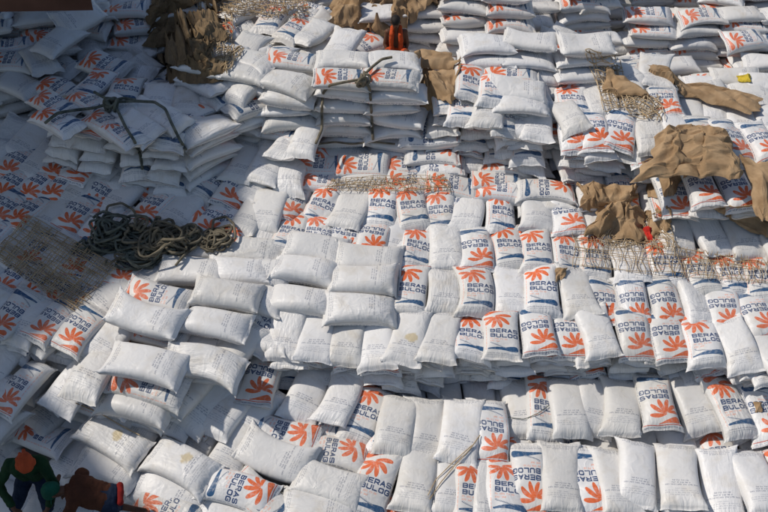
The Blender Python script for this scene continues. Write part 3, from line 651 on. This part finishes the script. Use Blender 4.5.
crumple('kraft_paper', [(160, 32), (218, 30), (214, 74), (156, 64)], 'shaded brown paper ball just under the dark paper heap at upper left', material=M_KRAFT_D, lift=.08, amp=.10, bulge=.12, seed=4, group=KG, n=(44, 34), freq=2.2)
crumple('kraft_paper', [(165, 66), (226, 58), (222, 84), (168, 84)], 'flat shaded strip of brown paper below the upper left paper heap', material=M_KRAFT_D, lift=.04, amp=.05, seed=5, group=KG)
crumple('kraft_paper', [(333, 8), (392, -6), (396, 40), (334, 42)], plane=(1.9, 2.0, 1.75, 1.7), label= 'large crumpled brown paper left of the seated boy', material=M_KRAFT, lift=.05, amp=.17, bulge=.22, seed=6, group=KG, n=(50, 40), freq=1.8)
crumple('kraft_paper', [(380, -8), (446, -4), (440, 16), (396, 34)], plane=(2.0, 2.0, 1.95, 1.85), label= 'brown paper spread above and right of the seated boy', material=M_KRAFT, lift=.05, amp=.12, bulge=.12, seed=7, group=KG, n=(44, 34), freq=1.8)
crumple('kraft_paper', [(414, 52), (450, 54), (462, 73), (415, 70)], plane=(2.6, 2.6, 2.5, 2.5), label= 'flat folded brown paper flap right of the roped centre bundle', lift=.05, amp=.05, bulge=.06, seed=8, group=KG)
crumple('kraft_paper', [(426, 70), (458, 74), (450, 122), (418, 108)], plane=(2.45, 2.5, 2.1, 2.1), label= 'brown paper hanging below the folded flap, right of the centre bundle', lift=.05, amp=.08, bulge=.08, seed=9, group=KG, n=(30, 36))
crumple('kraft_paper', [(602, 80), (624, 84), (645, 118), (600, 114)], plane=(2.3, 2.3, 2.05, 2.05), label= 'triangular brown paper beside the netting, upper right', lift=.04, amp=.06, bulge=.05, seed=10, group=KG, n=(36, 30))
crumple('kraft_paper', [(645, 84), (705, 86), (764, 100), (752, 117)], plane=(2.1, 2.1, 2.1, 2.1), label= 'long folded strip of brown paper across the sacks at upper right', lift=.05, amp=.045, bulge=.05, seed=11, group=KG, n=(60, 16), freq=2)
crumple('kraft_paper', [(646, 100), (700, 106), (708, 92), (648, 82)], plane=(2.0, 2.0, 2.1, 2.1), label= 'frayed brown paper at the left end of the long strip', lift=.03, amp=.045, bulge=.03, seed=31, group=KG, n=(40, 16), freq=2.4)
crumple('kraft_paper', [(664, 128), (726, 132), (746, 178), (636, 182)], plane=(2.42, 2.42, 2.3, 2.15), label= 'largest domed sheet of brown paper over the right-hand sacks', lift=.06, amp=.12, bulge=.16, seed=12, group=KG, n=(64, 44), freq=1.7)
crumple('kraft_paper', [(640, 164), (690, 165), (676, 196), (646, 198)], 'brown paper fold hanging left of the two framed printed sacks', lift=.05, amp=.09, bulge=.08, seed=13, group=KG, freq=1.4)
crumple('kraft_paper', [(742, 158), (778, 168), (778, 226), (752, 214)], plane=(2.35, 2.35, 1.9, 1.9), label= 'brown paper hanging at the right edge beside the framed printed sacks', lift=.05, amp=.09, bulge=.10, seed=14, group=KG, freq=1.4)
crumple('kraft_paper', [(712, 208), (772, 206), (776, 242), (748, 232)], 'brown paper lying under the framed printed sacks at the right edge', lift=.05, amp=.06, bulge=.06, seed=15, group=KG)
crumple('kraft_paper', [(576, 186), (640, 190), (634, 212), (584, 214)], 'crumpled brown paper left of the big domed sheet', lift=.05, amp=.13, bulge=.10, seed=16, group=KG, n=(46, 32), freq=2.2)
crumple('kraft_paper', [(592, 210), (640, 208), (646, 244), (588, 240)], 'lower crumpled brown paper on the netting, right of centre', lift=.05, amp=.12, bulge=.10, seed=17, group=KG, n=(46, 32), freq=2.0)
crumple('kraft_paper', [(640, 214), (668, 210), (672, 230), (648, 242)], 'small rounded brown paper right of the red cloth', lift=.05, amp=.07, bulge=.10, seed=18, group=KG, n=(24, 20))
crumple('kraft_paper', [(556, 270), (566, 268), (564, 280), (555, 282)], 'tiny torn scrap of brown paper between printed sacks near the centre', lift=.02, amp=.04, seed=19, group=KG, n=(14, 12), freq=4)
crumple('kraft_paper', [(753, 403), (762, 404), (761, 412), (754, 412)], 'small dark brown scrap between two printed sacks at the right edge', lift=.02, amp=.03, bulge=.04, seed=20, group=KG, n=(14, 12), freq=3)
M_YEL = cloth('yellow_cloth', (.62, .47, .05)); M_RED = cloth('red_cloth', (.55, .03, .02))
crumple('yellow_cloth', [(737, 76), (751, 75), (751, 83), (738, 83)], 'small bright yellow plastic cloth among the upper right sacks', 'cloth', M_YEL, lift=.03, amp=.04, bulge=.06, seed=21, n=(16, 12), freq=3)
crumple('red_cloth', [(643, 230), (651, 230), (651, 242), (644, 242)], 'small bright red cloth on the brown paper and netting', 'cloth', M_RED, lift=.04, amp=.04, bulge=.08, seed=22, n=(16, 14), freq=3)

# ------------------------------------------------------------------ ropes and nets
def tube(points, r, sides=6):
    pts = [Vector(p) for p in points]; vs, fs = [], []
    nrm = None
    for i, p in enumerate(pts):
        d = (pts[min(i + 1, len(pts) - 1)] - pts[max(i - 1, 0)])
        d = d.normalized() if d.length > 1e-7 else Vector((0, 0, 1))
        if nrm is None: nrm = d.orthogonal().normalized()
        nrm = (nrm - d * nrm.dot(d)); nrm = nrm.normalized() if nrm.length > 1e-6 else d.orthogonal().normalized()
        bn = d.cross(nrm)
        for k in range(sides):
            a = 2 * math.pi * k / sides; vs.append(p + (nrm * math.cos(a) + bn * math.sin(a)) * r)
    n = len(pts)
    for i in range(n - 1):
        for k in range(sides):
            k2 = (k + 1) % sides; fs.append((i * sides + k, i * sides + k2, (i + 1) * sides + k2, (i + 1) * sides + k))
    fs.append(tuple(range(sides))[::-1]); fs.append(tuple((n - 1) * sides + k for k in range(sides)))
    return vs, fs
def join(parts):
    vs, fs = [], []
    for v, f in parts:
        o_ = len(vs); vs += v; fs += [tuple(i + o_ for i in q) for q in f]
    return vs, fs
def catmull(p, m=6):
    p = [p[0]] + list(p) + [p[-1]]; out = []
    for i in range(1, len(p) - 2):
        for k in range(m):
            t = k / m; a, b, c, d = p[i - 1], p[i], p[i + 1], p[i + 2]
            out.append(.5 * ((2 * b) + (c - a) * t + (2 * a - 5 * b + 4 * c - d) * t * t + (3 * b - a - 3 * c + d) * t ** 3))
    out.append(p[-2]); return out
def rope_px(px, r, off=None, m=4, sides=7, sub=9, sm=2):
    dense = []
    for (a, b), (c, d) in zip(px[:-1], px[1:]):
        for k in range(sub): dense.append((a + (c - a) * k / sub, b + (d - b) * k / sub))
    dense.append(px[-1])
    off = r * 3.0 if off is None else off
    pts = []
    for u, v in dense:
        h = hit(u, v); pts.append(h + (cam.location - h).normalized() * off * .6 + Vector((0, 0, off * .8)))
    for _ in range(sm):
        pts = [pts[0]] + [(pts[i - 1] + pts[i] * 2 + pts[i + 1]) / 4 for i in range(1, len(pts) - 1)] + [pts[-1]]
    return tube(catmull(pts, m), r, sides)
def put(name, geo, material, label=None, cat=None, parent=None, group=None):
    vs, fs = geo
    base = sum((Vector(v) for v in vs[::max(1, len(vs) // 200)]), Vector()) / len(vs[::max(1, len(vs) // 200)])
    me = bpy.data.meshes.new(name); me.from_pydata([tuple(Vector(v) - base) for v in vs], [], fs); me.update()
    me.polygons.foreach_set('use_smooth', [True] * len(me.polygons)); me.materials.append(material)
    o = bpy.data.objects.new(name, me); COL.objects.link(o)
    if parent is None: o.location = base; o['label'] = label; o['category'] = cat
    else: o.parent = parent; o.location = base - parent.location
    if group: o['group'] = group
    return o
def knot(c, r, rr, seed, loops=4):
    g = random.Random(seed); parts = []
    for _ in range(loops):
        ax = Vector((g.gauss(0, 1), g.gauss(0, 1), g.gauss(0, .6))).normalized(); e1 = ax.orthogonal().normalized(); e2 = ax.cross(e1)
        cc = c + Vector((g.gauss(0, .03), g.gauss(0, .03), g.gauss(0, .015)))
        parts.append(tube([cc + (e1 * math.cos(a) + e2 * math.sin(a) * .8) * rr for a in np.linspace(0, 6.5, 16)], r, 7))
    return join(parts)
# centre sling
c = hit(363, 82); t = thing('sling_rope', tuple(c), 'thick grey-green rope sling knotted over the roped centre bundle', 'rope', 'rope slings round stacked bundles')
r = .021
for px in ([(362, 82), (345, 85), (330, 88), (323, 96), (322, 112), (322, 132), (316, 146)],
           [(364, 82), (370, 92), (371, 108), (372, 126), (373, 142)],
           [(362, 80), (372, 70), (382, 62), (392, 60)],
           [(318, 146), (335, 144), (352, 146), (373, 144), (395, 146)]):
    put('rope', rope_px(px, r if px[0] != (318, 146) else .016), M_ROPE, parent=t)
put('knot', knot(c + Vector((0, -.05, .08)), r, .085, 3, 5), M_ROPE, parent=t)
c = hit(113, 106); t = thing('sling_rope', tuple(c), 'dark rope sling knotted over the shaded bundle at left', 'rope', 'rope slings round stacked bundles')
for px in ([(112, 106), (95, 111), (76, 113), (58, 116), (46, 126)], [(114, 106), (120, 117), (126, 130), (135, 144), (141, 158), (143, 172)],
           [(114, 105), (135, 104), (155, 105), (166, 112), (172, 126), (180, 142), (186, 152)], [(113, 105), (104, 100), (95, 95)], [(112, 104), (124, 101), (136, 103)]):
    put('rope', rope_px(px, .022), M_ROPE_D, parent=t)
put('knot', knot(c + Vector((0, -.05, .08)), .020, .09, 5, 6), M_ROPE_D, parent=t)
# loose heap of rope
def tangle(cu, cv, du, dv, n, r, seed, zt, turns=(3, 7), rad=(.08, .26)):
    g = random.Random(seed); parts = []
    for s_ in range(n):
        u = cu + g.uniform(-1, 1) * du; v = cv + g.uniform(-1, 1) * dv
        h = hit(u, v); ang = g.uniform(0, 6.3); dr = Vector((g.gauss(0, .16), g.gauss(0, .08), 0)); tn = g.uniform(*turns); ra = g.uniform(*rad); p1, p2 = g.uniform(0, 6.3), g.uniform(0, 6.3)
        lift = g.uniform(.04, zt); tl = g.uniform(-.9, .9); pts = []
        m = int(tn * 9)
        for k in range(m + 1):
            q = k / m; a = ang + tn * 6.28 * q; rk = ra * (1 + .35 * math.sin(q * 9 + p1))
            x = h.x + dr.x * (q - .5) * 2 + rk * math.cos(a) + .04 * math.sin(a * 2.3 + p2); y = h.y + dr.y * (q - .5) * 2 + rk * .8 * math.sin(a) + .04 * math.cos(a * 1.7 + p1)
            z0 = surface(x, y); z0 = h.z if z0 is None else z0
            pts.append(Vector((x, y, max(z0 + r, z0 + lift * (.6 + .4 * math.sin(q * 12 + p2)) + tl * .25 * rk * math.sin(a)))))
        parts.append(tube(catmull(pts, 2), r * g.uniform(.8, 1.15), 6))
    return parts
t = thing('rope_heap', tuple(hit(165, 250)), 'big tangled heap of dark old rope lying on the sacks left of centre', 'rope')
for q_ in tangle(122, 238, 14, 12, 12, .021, 11, .36, rad=(.08, .20)): put('rope', q_, M_ROPE_D, parent=t)
for q_ in tangle(156, 247, 14, 14, 13, .020, 12, .36, rad=(.08, .2)): put('rope', q_, M_ROPE, parent=t)
for q_ in tangle(200, 241, 20, 6, 12, .018, 13, .24, rad=(.06, .15)): put('rope', q_, M_ROPE, parent=t)
for q_ in tangle(150, 260, 14, 8, 5, .022, 14, .16, rad=(.08, .18)): put('rope', q_, M_ROPE_D, parent=t)
for q_ in ([rope_px([(180, 258), (175, 246), (182, 236), (196, 237), (197, 249), (186, 256), (176, 268)], .018, .06), rope_px([(212, 236), (214, 222), (226, 219), (234, 226), (236, 240), (228, 250)], .018, .06), rope_px([(104, 226), (108, 208), (122, 205), (134, 212), (140, 226)], .018, .05)]): put('rope', q_, M_ROPE, parent=t)

def net(quad, su, sv, r, seed, label, material=None, lift=.02, wob=.3, drop=.12, group='old jute nets spread over the sacks', slack=.03):
    g = random.Random(seed); (u0, v0), (u1, v1), (u2, v2), (u3, v3) = quad
    def at(s, t):
        u = (u0 * (1 - s) + u1 * s) * (1 - t) + (u3 * (1 - s) + u2 * s) * t; v = (v0 * (1 - s) + v1 * s) * (1 - t) + (v3 * (1 - s) + v2 * s) * t
        h = hit(u, v); return h + (cam.location - h).normalized() * lift * .7 + Vector((0, 0, lift))
    parts = []
    for n, ax in ((su, 0), (sv, 1)):
        for i in range(n + 1):
            if g.random() < drop: continue
            s = i / n; ph = g.uniform(0, 6.3); a0 = g.uniform(0, .12) if g.random() < .5 else 0; a1 = 1 - (g.uniform(0, .15) if g.random() < .5 else 0)
            pts = []
            m = 16
            for k in range(m + 1):
                q = a0 + (a1 - a0) * k / m; w_ = s + wob / n * math.sin(q * 7 + ph) + g.gauss(0, wob * .25) / n
                w_ = min(1.03, max(-.03, w_))
                p = at(w_, q) if ax == 0 else at(q, w_)
                pts.append(p + Vector((0, 0, slack * (.5 + .5 * math.sin(q * 15 + ph * 2)))))
            pts = [pts[0]] + [(pts[j - 1] + pts[j] + pts[j + 1]) / 3 for j in range(1, len(pts) - 1)] + [pts[-1]]
            parts.append(tube(catmull(pts, 2), r * g.uniform(.7, 1.3), 4))
    return put('rope_net', join(parts), material or M_NET, label, 'net', group=group)
net([(28, 216), (120, 268), (76, 314), (-8, 258)], 40, 30, .006, 1, 'wide fine brown net spread over the shaded printed sacks at left')
net([(332, 180), (444, 176), (452, 194), (326, 192)], 56, 6, .0045, 2, 'narrow brown net lying in a band over the sacks near the centre', wob=.9)
net([(585, 52), (618, 58), (634, 108), (604, 112)], 12, 22, .007, 3, 'pale brown net hanging beside the upper right paper', wob=.6)
net([(625, 92), (660, 98), (664, 122), (628, 118)], 12, 10, .007, 4, 'crumpled net scrap right of the triangular brown paper', wob=1.2)
net([(574, 234), (772, 260), (774, 286), (574, 268)], 66, 11, .0042, 5, 'long brown net over the printed sacks right of centre', wob=.6, drop=.12, slack=.015)
net([(610, 218), (662, 216), (680, 250), (600, 248)], 34, 10, .005, 6, 'bunched brown net under the red cloth', wob=1.3, drop=.15)
net([(196, -4), (232, 4), (232, 62), (204, 72)], 14, 22, .008, 7, 'dark brown net hanging at the right of the upper left paper', wob=.7)
net([(218, -4), (316, -4), (308, 20), (222, 18)], 40, 16, .006, 8, 'pale tangled net over the sacks along the top edge', wob=1.6, drop=.1, slack=.09)
net([(232, 46), (244, 50), (228, 74), (218, 66)], 5, 6, .008, 9, 'small straw-coloured net scrap beside the heap at upper left', wob=1)
put('cord', rope_px([(430, 500), (440, 484), (455, 466), (470, 450), (480, 436)], .007), M_NET, 'thin brown cord hanging over the plain sacks at bottom centre', 'cord')
put('cord', rope_px([(428, 496), (436, 480), (452, 464), (472, 446)], .006), M_NET, 'second thin cord crossing the longer cord at bottom centre', 'cord')
put('cord', rope_px([(508, 418), (524, 420), (538, 414), (549, 406)], .005), M_ROPE_D, 'dark curved cord across a printed sack below the ledge', 'cord')
put('cord', rope_px([(76, 404), (100, 414), (124, 428), (140, 436)], .007, .02), M_NET, 'brown cord across the plain sack right of the crouching man', 'cord')
crumple('rice_stain', [(176, 458), (186, 461), (184, 470), (173, 468)], 'yellow dirt patch on the plain sack', 'stain', M_NET, lift=.004, amp=.004, seed=40, n=(10, 8), freq=2) if False else None

# ------------------------------------------------------------------ people
FOLD = bpy.data.textures.new('cloth_folds', 'CLOUDS'); FOLD.noise_scale = .11; FOLD.noise_depth = 2
def limb_mesh(caps, seg=12):
    vs, fs = [], []
    for p, q, r0, r1 in caps:
        p, q = Vector(p), Vector(q); d = q - p; L_ = d.length
        d = d.normalized() if L_ > 1e-5 else Vector((0, 0, 1)); e1 = d.orthogonal().normalized(); e2 = d.cross(e1)
        rings = [(p, r0, a) for a in (-90, -60, -30, 0)] + [(q, r1, a) for a in (0, 30, 60, 90)]
        o_ = len(vs)
        for c, r, a in rings:
            cr = max(math.cos(R(a)), .02)
            for k in range(seg):
                b = 2 * math.pi * k / seg; vs.append(tuple(c + d * r * math.sin(R(a)) + (e1 * math.cos(b) + e2 * math.sin(b)) * r * cr))
        for j in range(7):
            for k in range(seg): fs.append((o_ + j * seg + k, o_ + j * seg + (k + 1) % seg, o_ + (j + 1) * seg + (k + 1) % seg, o_ + (j + 1) * seg + k))
        fs.append(tuple(o_ + k for k in range(seg))[::-1]); fs.append(tuple(o_ + 7 * seg + k for k in range(seg)))
    return vs, fs
def flesh(name, caps, material, parent, voxel=.009, smooth=3, folds=0):
    vs, fs = limb_mesh(caps); o = bpy.data.objects.new(name, simple_mesh(name, vs, fs, material)); COL.objects.link(o); o.parent = parent
    md = o.modifiers.new('one_skin', 'REMESH'); md.mode = 'VOXEL'; md.voxel_size = voxel; md.use_smooth_shade = True
    sm_ = o.modifiers.new('soften', 'SMOOTH'); sm_.iterations = smooth; sm_.factor = .5
    if folds:
        dm = o.modifiers.new('folds', 'DISPLACE'); dm.texture = FOLD; dm.strength = folds; dm.mid_level = .42
    return o
def person(loc, J, label, skin, wear, headwear=None, scale=1.0):
    root = thing('person', tuple(loc), label, 'person')
    V_ = {k: Vector(p) * scale for k, p in J.items()}; k_ = scale
    up = (V_['head'] - V_['neck']).normalized(); face = V_['face'] - up * V_['face'].dot(up); face.normalize(); sd = face.cross(up).normalized()
    hd = V_['head']; sh = (V_['shl'] - V_['shr']).normalized(); hx = (V_['hpl'] - V_['hpr']).normalized()
    ch, pe = V_['chest'], V_['pelvis']; wa = ch.lerp(pe, .5)
    torso = lambda e, top=1: [(ch + sh * .07 * k_, pe + hx * .055 * k_, (.105 + e) * k_, (.10 + e) * k_), (ch - sh * .07 * k_, pe - hx * .055 * k_, (.105 + e) * k_, (.10 + e) * k_),
                       (V_['shl'], V_['shr'], (.06 + e) * k_, (.06 + e) * k_), (ch, V_['neck'].lerp(ch, .35), (.10 + e) * k_, (.06 + e) * k_)]
    arm = lambda s, e, a=1.0, b=1.0: [(V_['sh' + s], V_['sh' + s].lerp(V_['el' + s], a), (.052 + e) * k_, (.042 + e) * k_)] + ([(V_['el' + s], V_['el' + s].lerp(V_['wr' + s], b), (.041 + e) * k_, (.028 + e) * k_)] if a >= 1 and b > 0 else [])
    leg = lambda s, e, a=1.0, b=1.0: [(V_['hp' + s], V_['hp' + s].lerp(V_['kn' + s], a), (.085 + e) * k_, (.056 + e) * k_)] + ([(V_['kn' + s], V_['kn' + s].lerp(V_['an' + s], b), (.054 + e) * k_, (.036 + e) * k_)] if a >= 1 and b > 0 else [])
    caps = torso(0) + [(V_['neck'].lerp(ch, .3), hd - up * .03 * k_, .056 * k_, .052 * k_),
        (hd - up * .045 * k_ + face * .02 * k_, hd + up * .04 * k_, .062 * k_, .082 * k_), (hd + up * .045 * k_ - face * .02 * k_, hd + up * .05 * k_, .082 * k_, .078 * k_),
        (hd + face * .085 * k_ + up * .02 * k_, hd + face * .098 * k_ - up * .012 * k_, .010 * k_, .015 * k_),
        (hd + face * .066 * k_ - up * .06 * k_, hd + face * .066 * k_ - up * .062 * k_, .024 * k_, .022 * k_)]
    for s_ in (-1, 1):
        caps.append((hd + sd * .086 * k_ * s_ + up * .018 * k_, hd + sd * .088 * k_ * s_ - up * .018 * k_, .014 * k_, .010 * k_))
        caps.append((hd + sd * .034 * k_ * s_ + face * .076 * k_ + up * .034 * k_, hd + sd * .012 * k_ * s_ + face * .08 * k_ + up * .034 * k_, .012 * k_, .012 * k_))
    for s in 'lr':
        caps += arm(s, 0) + leg(s, 0)
        w_ = V_['wr' + s]; d = (w_ - V_['el' + s]).normalized(); side = d.cross(Vector((0, 0, 1))); side = side.normalized() if side.length > .1 else Vector((1, 0, 0)); dn = side.cross(d) * -1
        if dn.z > 0: dn = -dn
        for q in (-.022, 0, .022): caps.append((w_ + d * .02 * k_, w_ + (d * .085 + side * q) * k_, .021 * k_, .015 * k_))
        for q, ln in ((-.032, .058), (-.011, .075), (.011, .070), (.032, .055)):
            a_ = w_ + (d * .09 + side * q) * k_; b_ = a_ + (d * ln * .55 + dn * .012) * k_; c_ = b_ + (d * ln * .35 + dn * .03) * k_
            caps += [(a_, b_, .0105 * k_, .0098 * k_), (b_, c_, .0098 * k_, .0085 * k_)]
        t0 = w_ + (d * .03 + side * (.028 if s == 'l' else -.028)) * k_; t1 = t0 + (d * .035 + side * (.028 if s == 'l' else -.028)) * k_; caps += [(t0, t1, .013 * k_, .0115 * k_), (t1, t1 + (d * .03 + dn * .01) * k_, .0115 * k_, .0095 * k_)]
        caps.append((V_['an' + s], V_['ft' + s], .036 * k_, .026 * k_))
    flesh('body', caps, skin, root, .0075, 2)
    def ball(c, rx, m, name, sc_=(1, 1, 1), seg=12):
        vs, fs = [], []; Mx = Matrix((sd, face, up)).transposed()
        for j in range(seg // 2 + 1):
            for i in range(seg):
                a, b = math.pi * j / (seg // 2), 2 * math.pi * i / seg
                vs.append(tuple(c + Mx @ Vector((rx * sc_[0] * math.sin(a) * math.cos(b), rx * sc_[1] * math.sin(a) * math.sin(b), rx * sc_[2] * math.cos(a)))))
        for j in range(seg // 2):
            for i in range(seg): fs.append((j * seg + i, j * seg + (i + 1) % seg, (j + 1) * seg + (i + 1) % seg, (j + 1) * seg + i)[::-1])
        o = bpy.data.objects.new(name, simple_mesh(name, vs, fs, m)); COL.objects.link(o); o.parent = root; return o
    for s_ in (-1, 1): ball(hd + face * .083 * k_ + sd * .032 * k_ * s_ + up * .020 * k_, .011 * k_, M_HAIR, 'eye')
    ball(hd + face * .086 * k_ - up * .042 * k_, .020 * k_, M_LIP, 'mouth', (1.2, .5, .4))
    crown = lambda r, e: [(hd + up * .055 * k_ - face * .035 * k_, hd + up * .058 * k_ + face * .02 * k_, (r + e) * k_, (r + e - .006) * k_), (hd + up * .02 * k_ - face * .05 * k_, hd + up * .05 * k_ - face * .03 * k_, (r - .01 + e) * k_, (r + e) * k_)]
    flesh('hair', crown(.080, .008), M_HAIR, root, .008, 1, .012)
    if headwear == 'scarf':
        flesh('headscarf', crown(.086, .014) + [(hd + up * .03 * k_ + sd * .06 * k_, hd + up * .03 * k_ - sd * .06 * k_, .06 * k_, .06 * k_),
              (hd - face * .10 * k_ + up * .02 * k_, hd - face * .15 * k_ - up * .08 * k_, .035 * k_, .02 * k_), (hd - face * .10 * k_ + sd * .03 * k_, hd - face * .12 * k_ - up * .13 * k_ + sd * .05 * k_, .03 * k_, .018 * k_)], M_CAPO, root, .009, 1, .035)
    if headwear == 'cap':
        flesh('cap', crown(.086, .010), M_CAPG, root, .009, 2, .012)
        ball(hd + up * .04 * k_ + face * .125 * k_, .075 * k_, M_CAPG, 'cap_brim', (1.0, .95, .12), 18)
    for kind, m in wear:
        if kind == 'shirt': flesh('shirt', torso(.018) + arm('l', .016, 1, .85) + arm('r', .016, 1, .85), m, root, .010, 2, .045)
        if kind == 'trousers': flesh('trousers', [(pe + hx * .06 * k_, pe - hx * .06 * k_, .125 * k_, .125 * k_), (pe, wa, .12 * k_, .10 * k_)] + leg('l', .018, 1, .4) + leg('r', .018, 1, .4), m, root, .010, 2, .04)
        if kind == 'shorts': flesh('shorts', [(pe + hx * .06 * k_, pe - hx * .06 * k_, .12 * k_, .12 * k_)] + leg('l', .020, .7, 0) + leg('r', .020, .7, 0), m, root, .010, 2, .035)
    return root
M_LIP = rough_material('lips', (.09, .03, .025), (.12, .04, .03), 10)
M_CAPO = cloth('orange_cloth', (.42, .07, .022)); M_CAPG = cloth('green_cap', (.010, .09, .055)); M_GRN = cloth('dark_green_cloth', (.012, .045, .016)); M_BRN = cloth('brown_cloth', (.085, .030, .015))
M_NAVY = cloth('navy_cloth', (.014, .026, .055)); M_VEST = cloth('bright_orange_cloth', (.62, .09, .022)); M_REDC = cloth('dark_red_cloth', (.22, .012, .01))
B1 = P(41, 503, -.05)
J1 = dict(pelvis=(-.06, .16, .38), chest=(-.02, .0, .74), neck=(.05, -.08, .90), head=(.08, -.17, 1.0), face=(.25, -.65, -.65), shl=(.17, .02, .79), shr=(-.21, .0, .75),
          ell=(.32, -.16, .58), wrl=(.26, -.38, .42), elr=(-.36, -.12, .54), wrr=(-.16, -.34, .36), hpl=(.05, .13, .34), hpr=(-.15, .13, .34), knl=(.14, -.14, .12), knr=(-.24, -.14, .12), anl=(.14, .25, .06), anr=(-.24, .25, .06), ftl=(.14, .38, .03), ftr=(-.24, .38, .03))
person(B1, J1, 'man in orange headscarf and dark green shirt kneeling over a sack, bottom left', M_SKIN, [('shirt', M_GRN), ('trousers', M_NAVY)], 'scarf', 1.02)
B2 = P(92, 522, -.05)
J2 = dict(pelvis=(.30, -.02, .50), chest=(-.06, .02, .62), neck=(-.20, .0, .64), head=(-.31, -.03, .66), face=(-.5, -.2, -.8), shl=(-.08, -.17, .60), shr=(-.04, .21, .66),
          ell=(-.20, -.32, .40), wrl=(-.38, -.36, .24), elr=(-.10, .33, .42), wrr=(-.30, .28, .26), hpl=(.34, -.11, .46), hpr=(.34, .09, .46), knl=(.18, -.18, .16), knr=(.20, .14, .16), anl=(.50, -.16, .06), anr=(.50, .14, .06), ftl=(.62, -.16, .04), ftr=(.62, .14, .04))
rt = person(B2, J2, 'man in green cap and reddish brown shirt bending over at the bottom left edge', M_SKIN, [('shirt', M_BRN), ('trousers', M_NAVY)], 'cap', 1.02)
flesh('red_waist_cloth', [(Vector((.42, .12, .58)), Vector((.46, -.10, .55)), .035, .04)], M_REDC, rt, .01, 2, .03)
B3 = P(396, 60, 1.72); z_ = surface(B3.x, B3.y); B3.z = B3.z if z_ is None else z_
J3 = dict(pelvis=(0, 0, .12), chest=(0, .03, .43), neck=(0, .0, .58), head=(-.01, -.02, .70), face=(-.10, -.95, -.10), shl=(.16, .02, .49), shr=(-.16, .02, .49),
          ell=(.21, -.02, .26), wrl=(.15, -.17, .12), elr=(-.21, -.02, .26), wrr=(-.15, -.17, .12), hpl=(.08, -.04, .10), hpr=(-.08, -.04, .10), knl=(.20, -.26, .22), knr=(-.20, -.26, .22), anl=(.06, -.30, .04), anr=(-.06, -.28, .04), ftl=(-.03, -.36, .03), ftr=(.04, -.35, .03))
rt = person(B3, J3, 'shirtless boy with an orange cloth round his neck sitting behind the roped bundle', M_SKIN, [('shorts', M_VEST)], None, .88)
for s in (-1, 1):
    gn = [Vector((.02 * s, .08, .56)), Vector((.07 * s, .03, .575)), Vector((.085 * s, -.10, .50)), Vector((.09 * s, -.12, .34)), Vector((.075 * s, -.13, .20))]
    flesh('neck_cloth', [(gn[i] * .88, gn[i + 1] * .88, .036, .038) for i in range(4)], M_VEST, rt, .008, 2, .03)
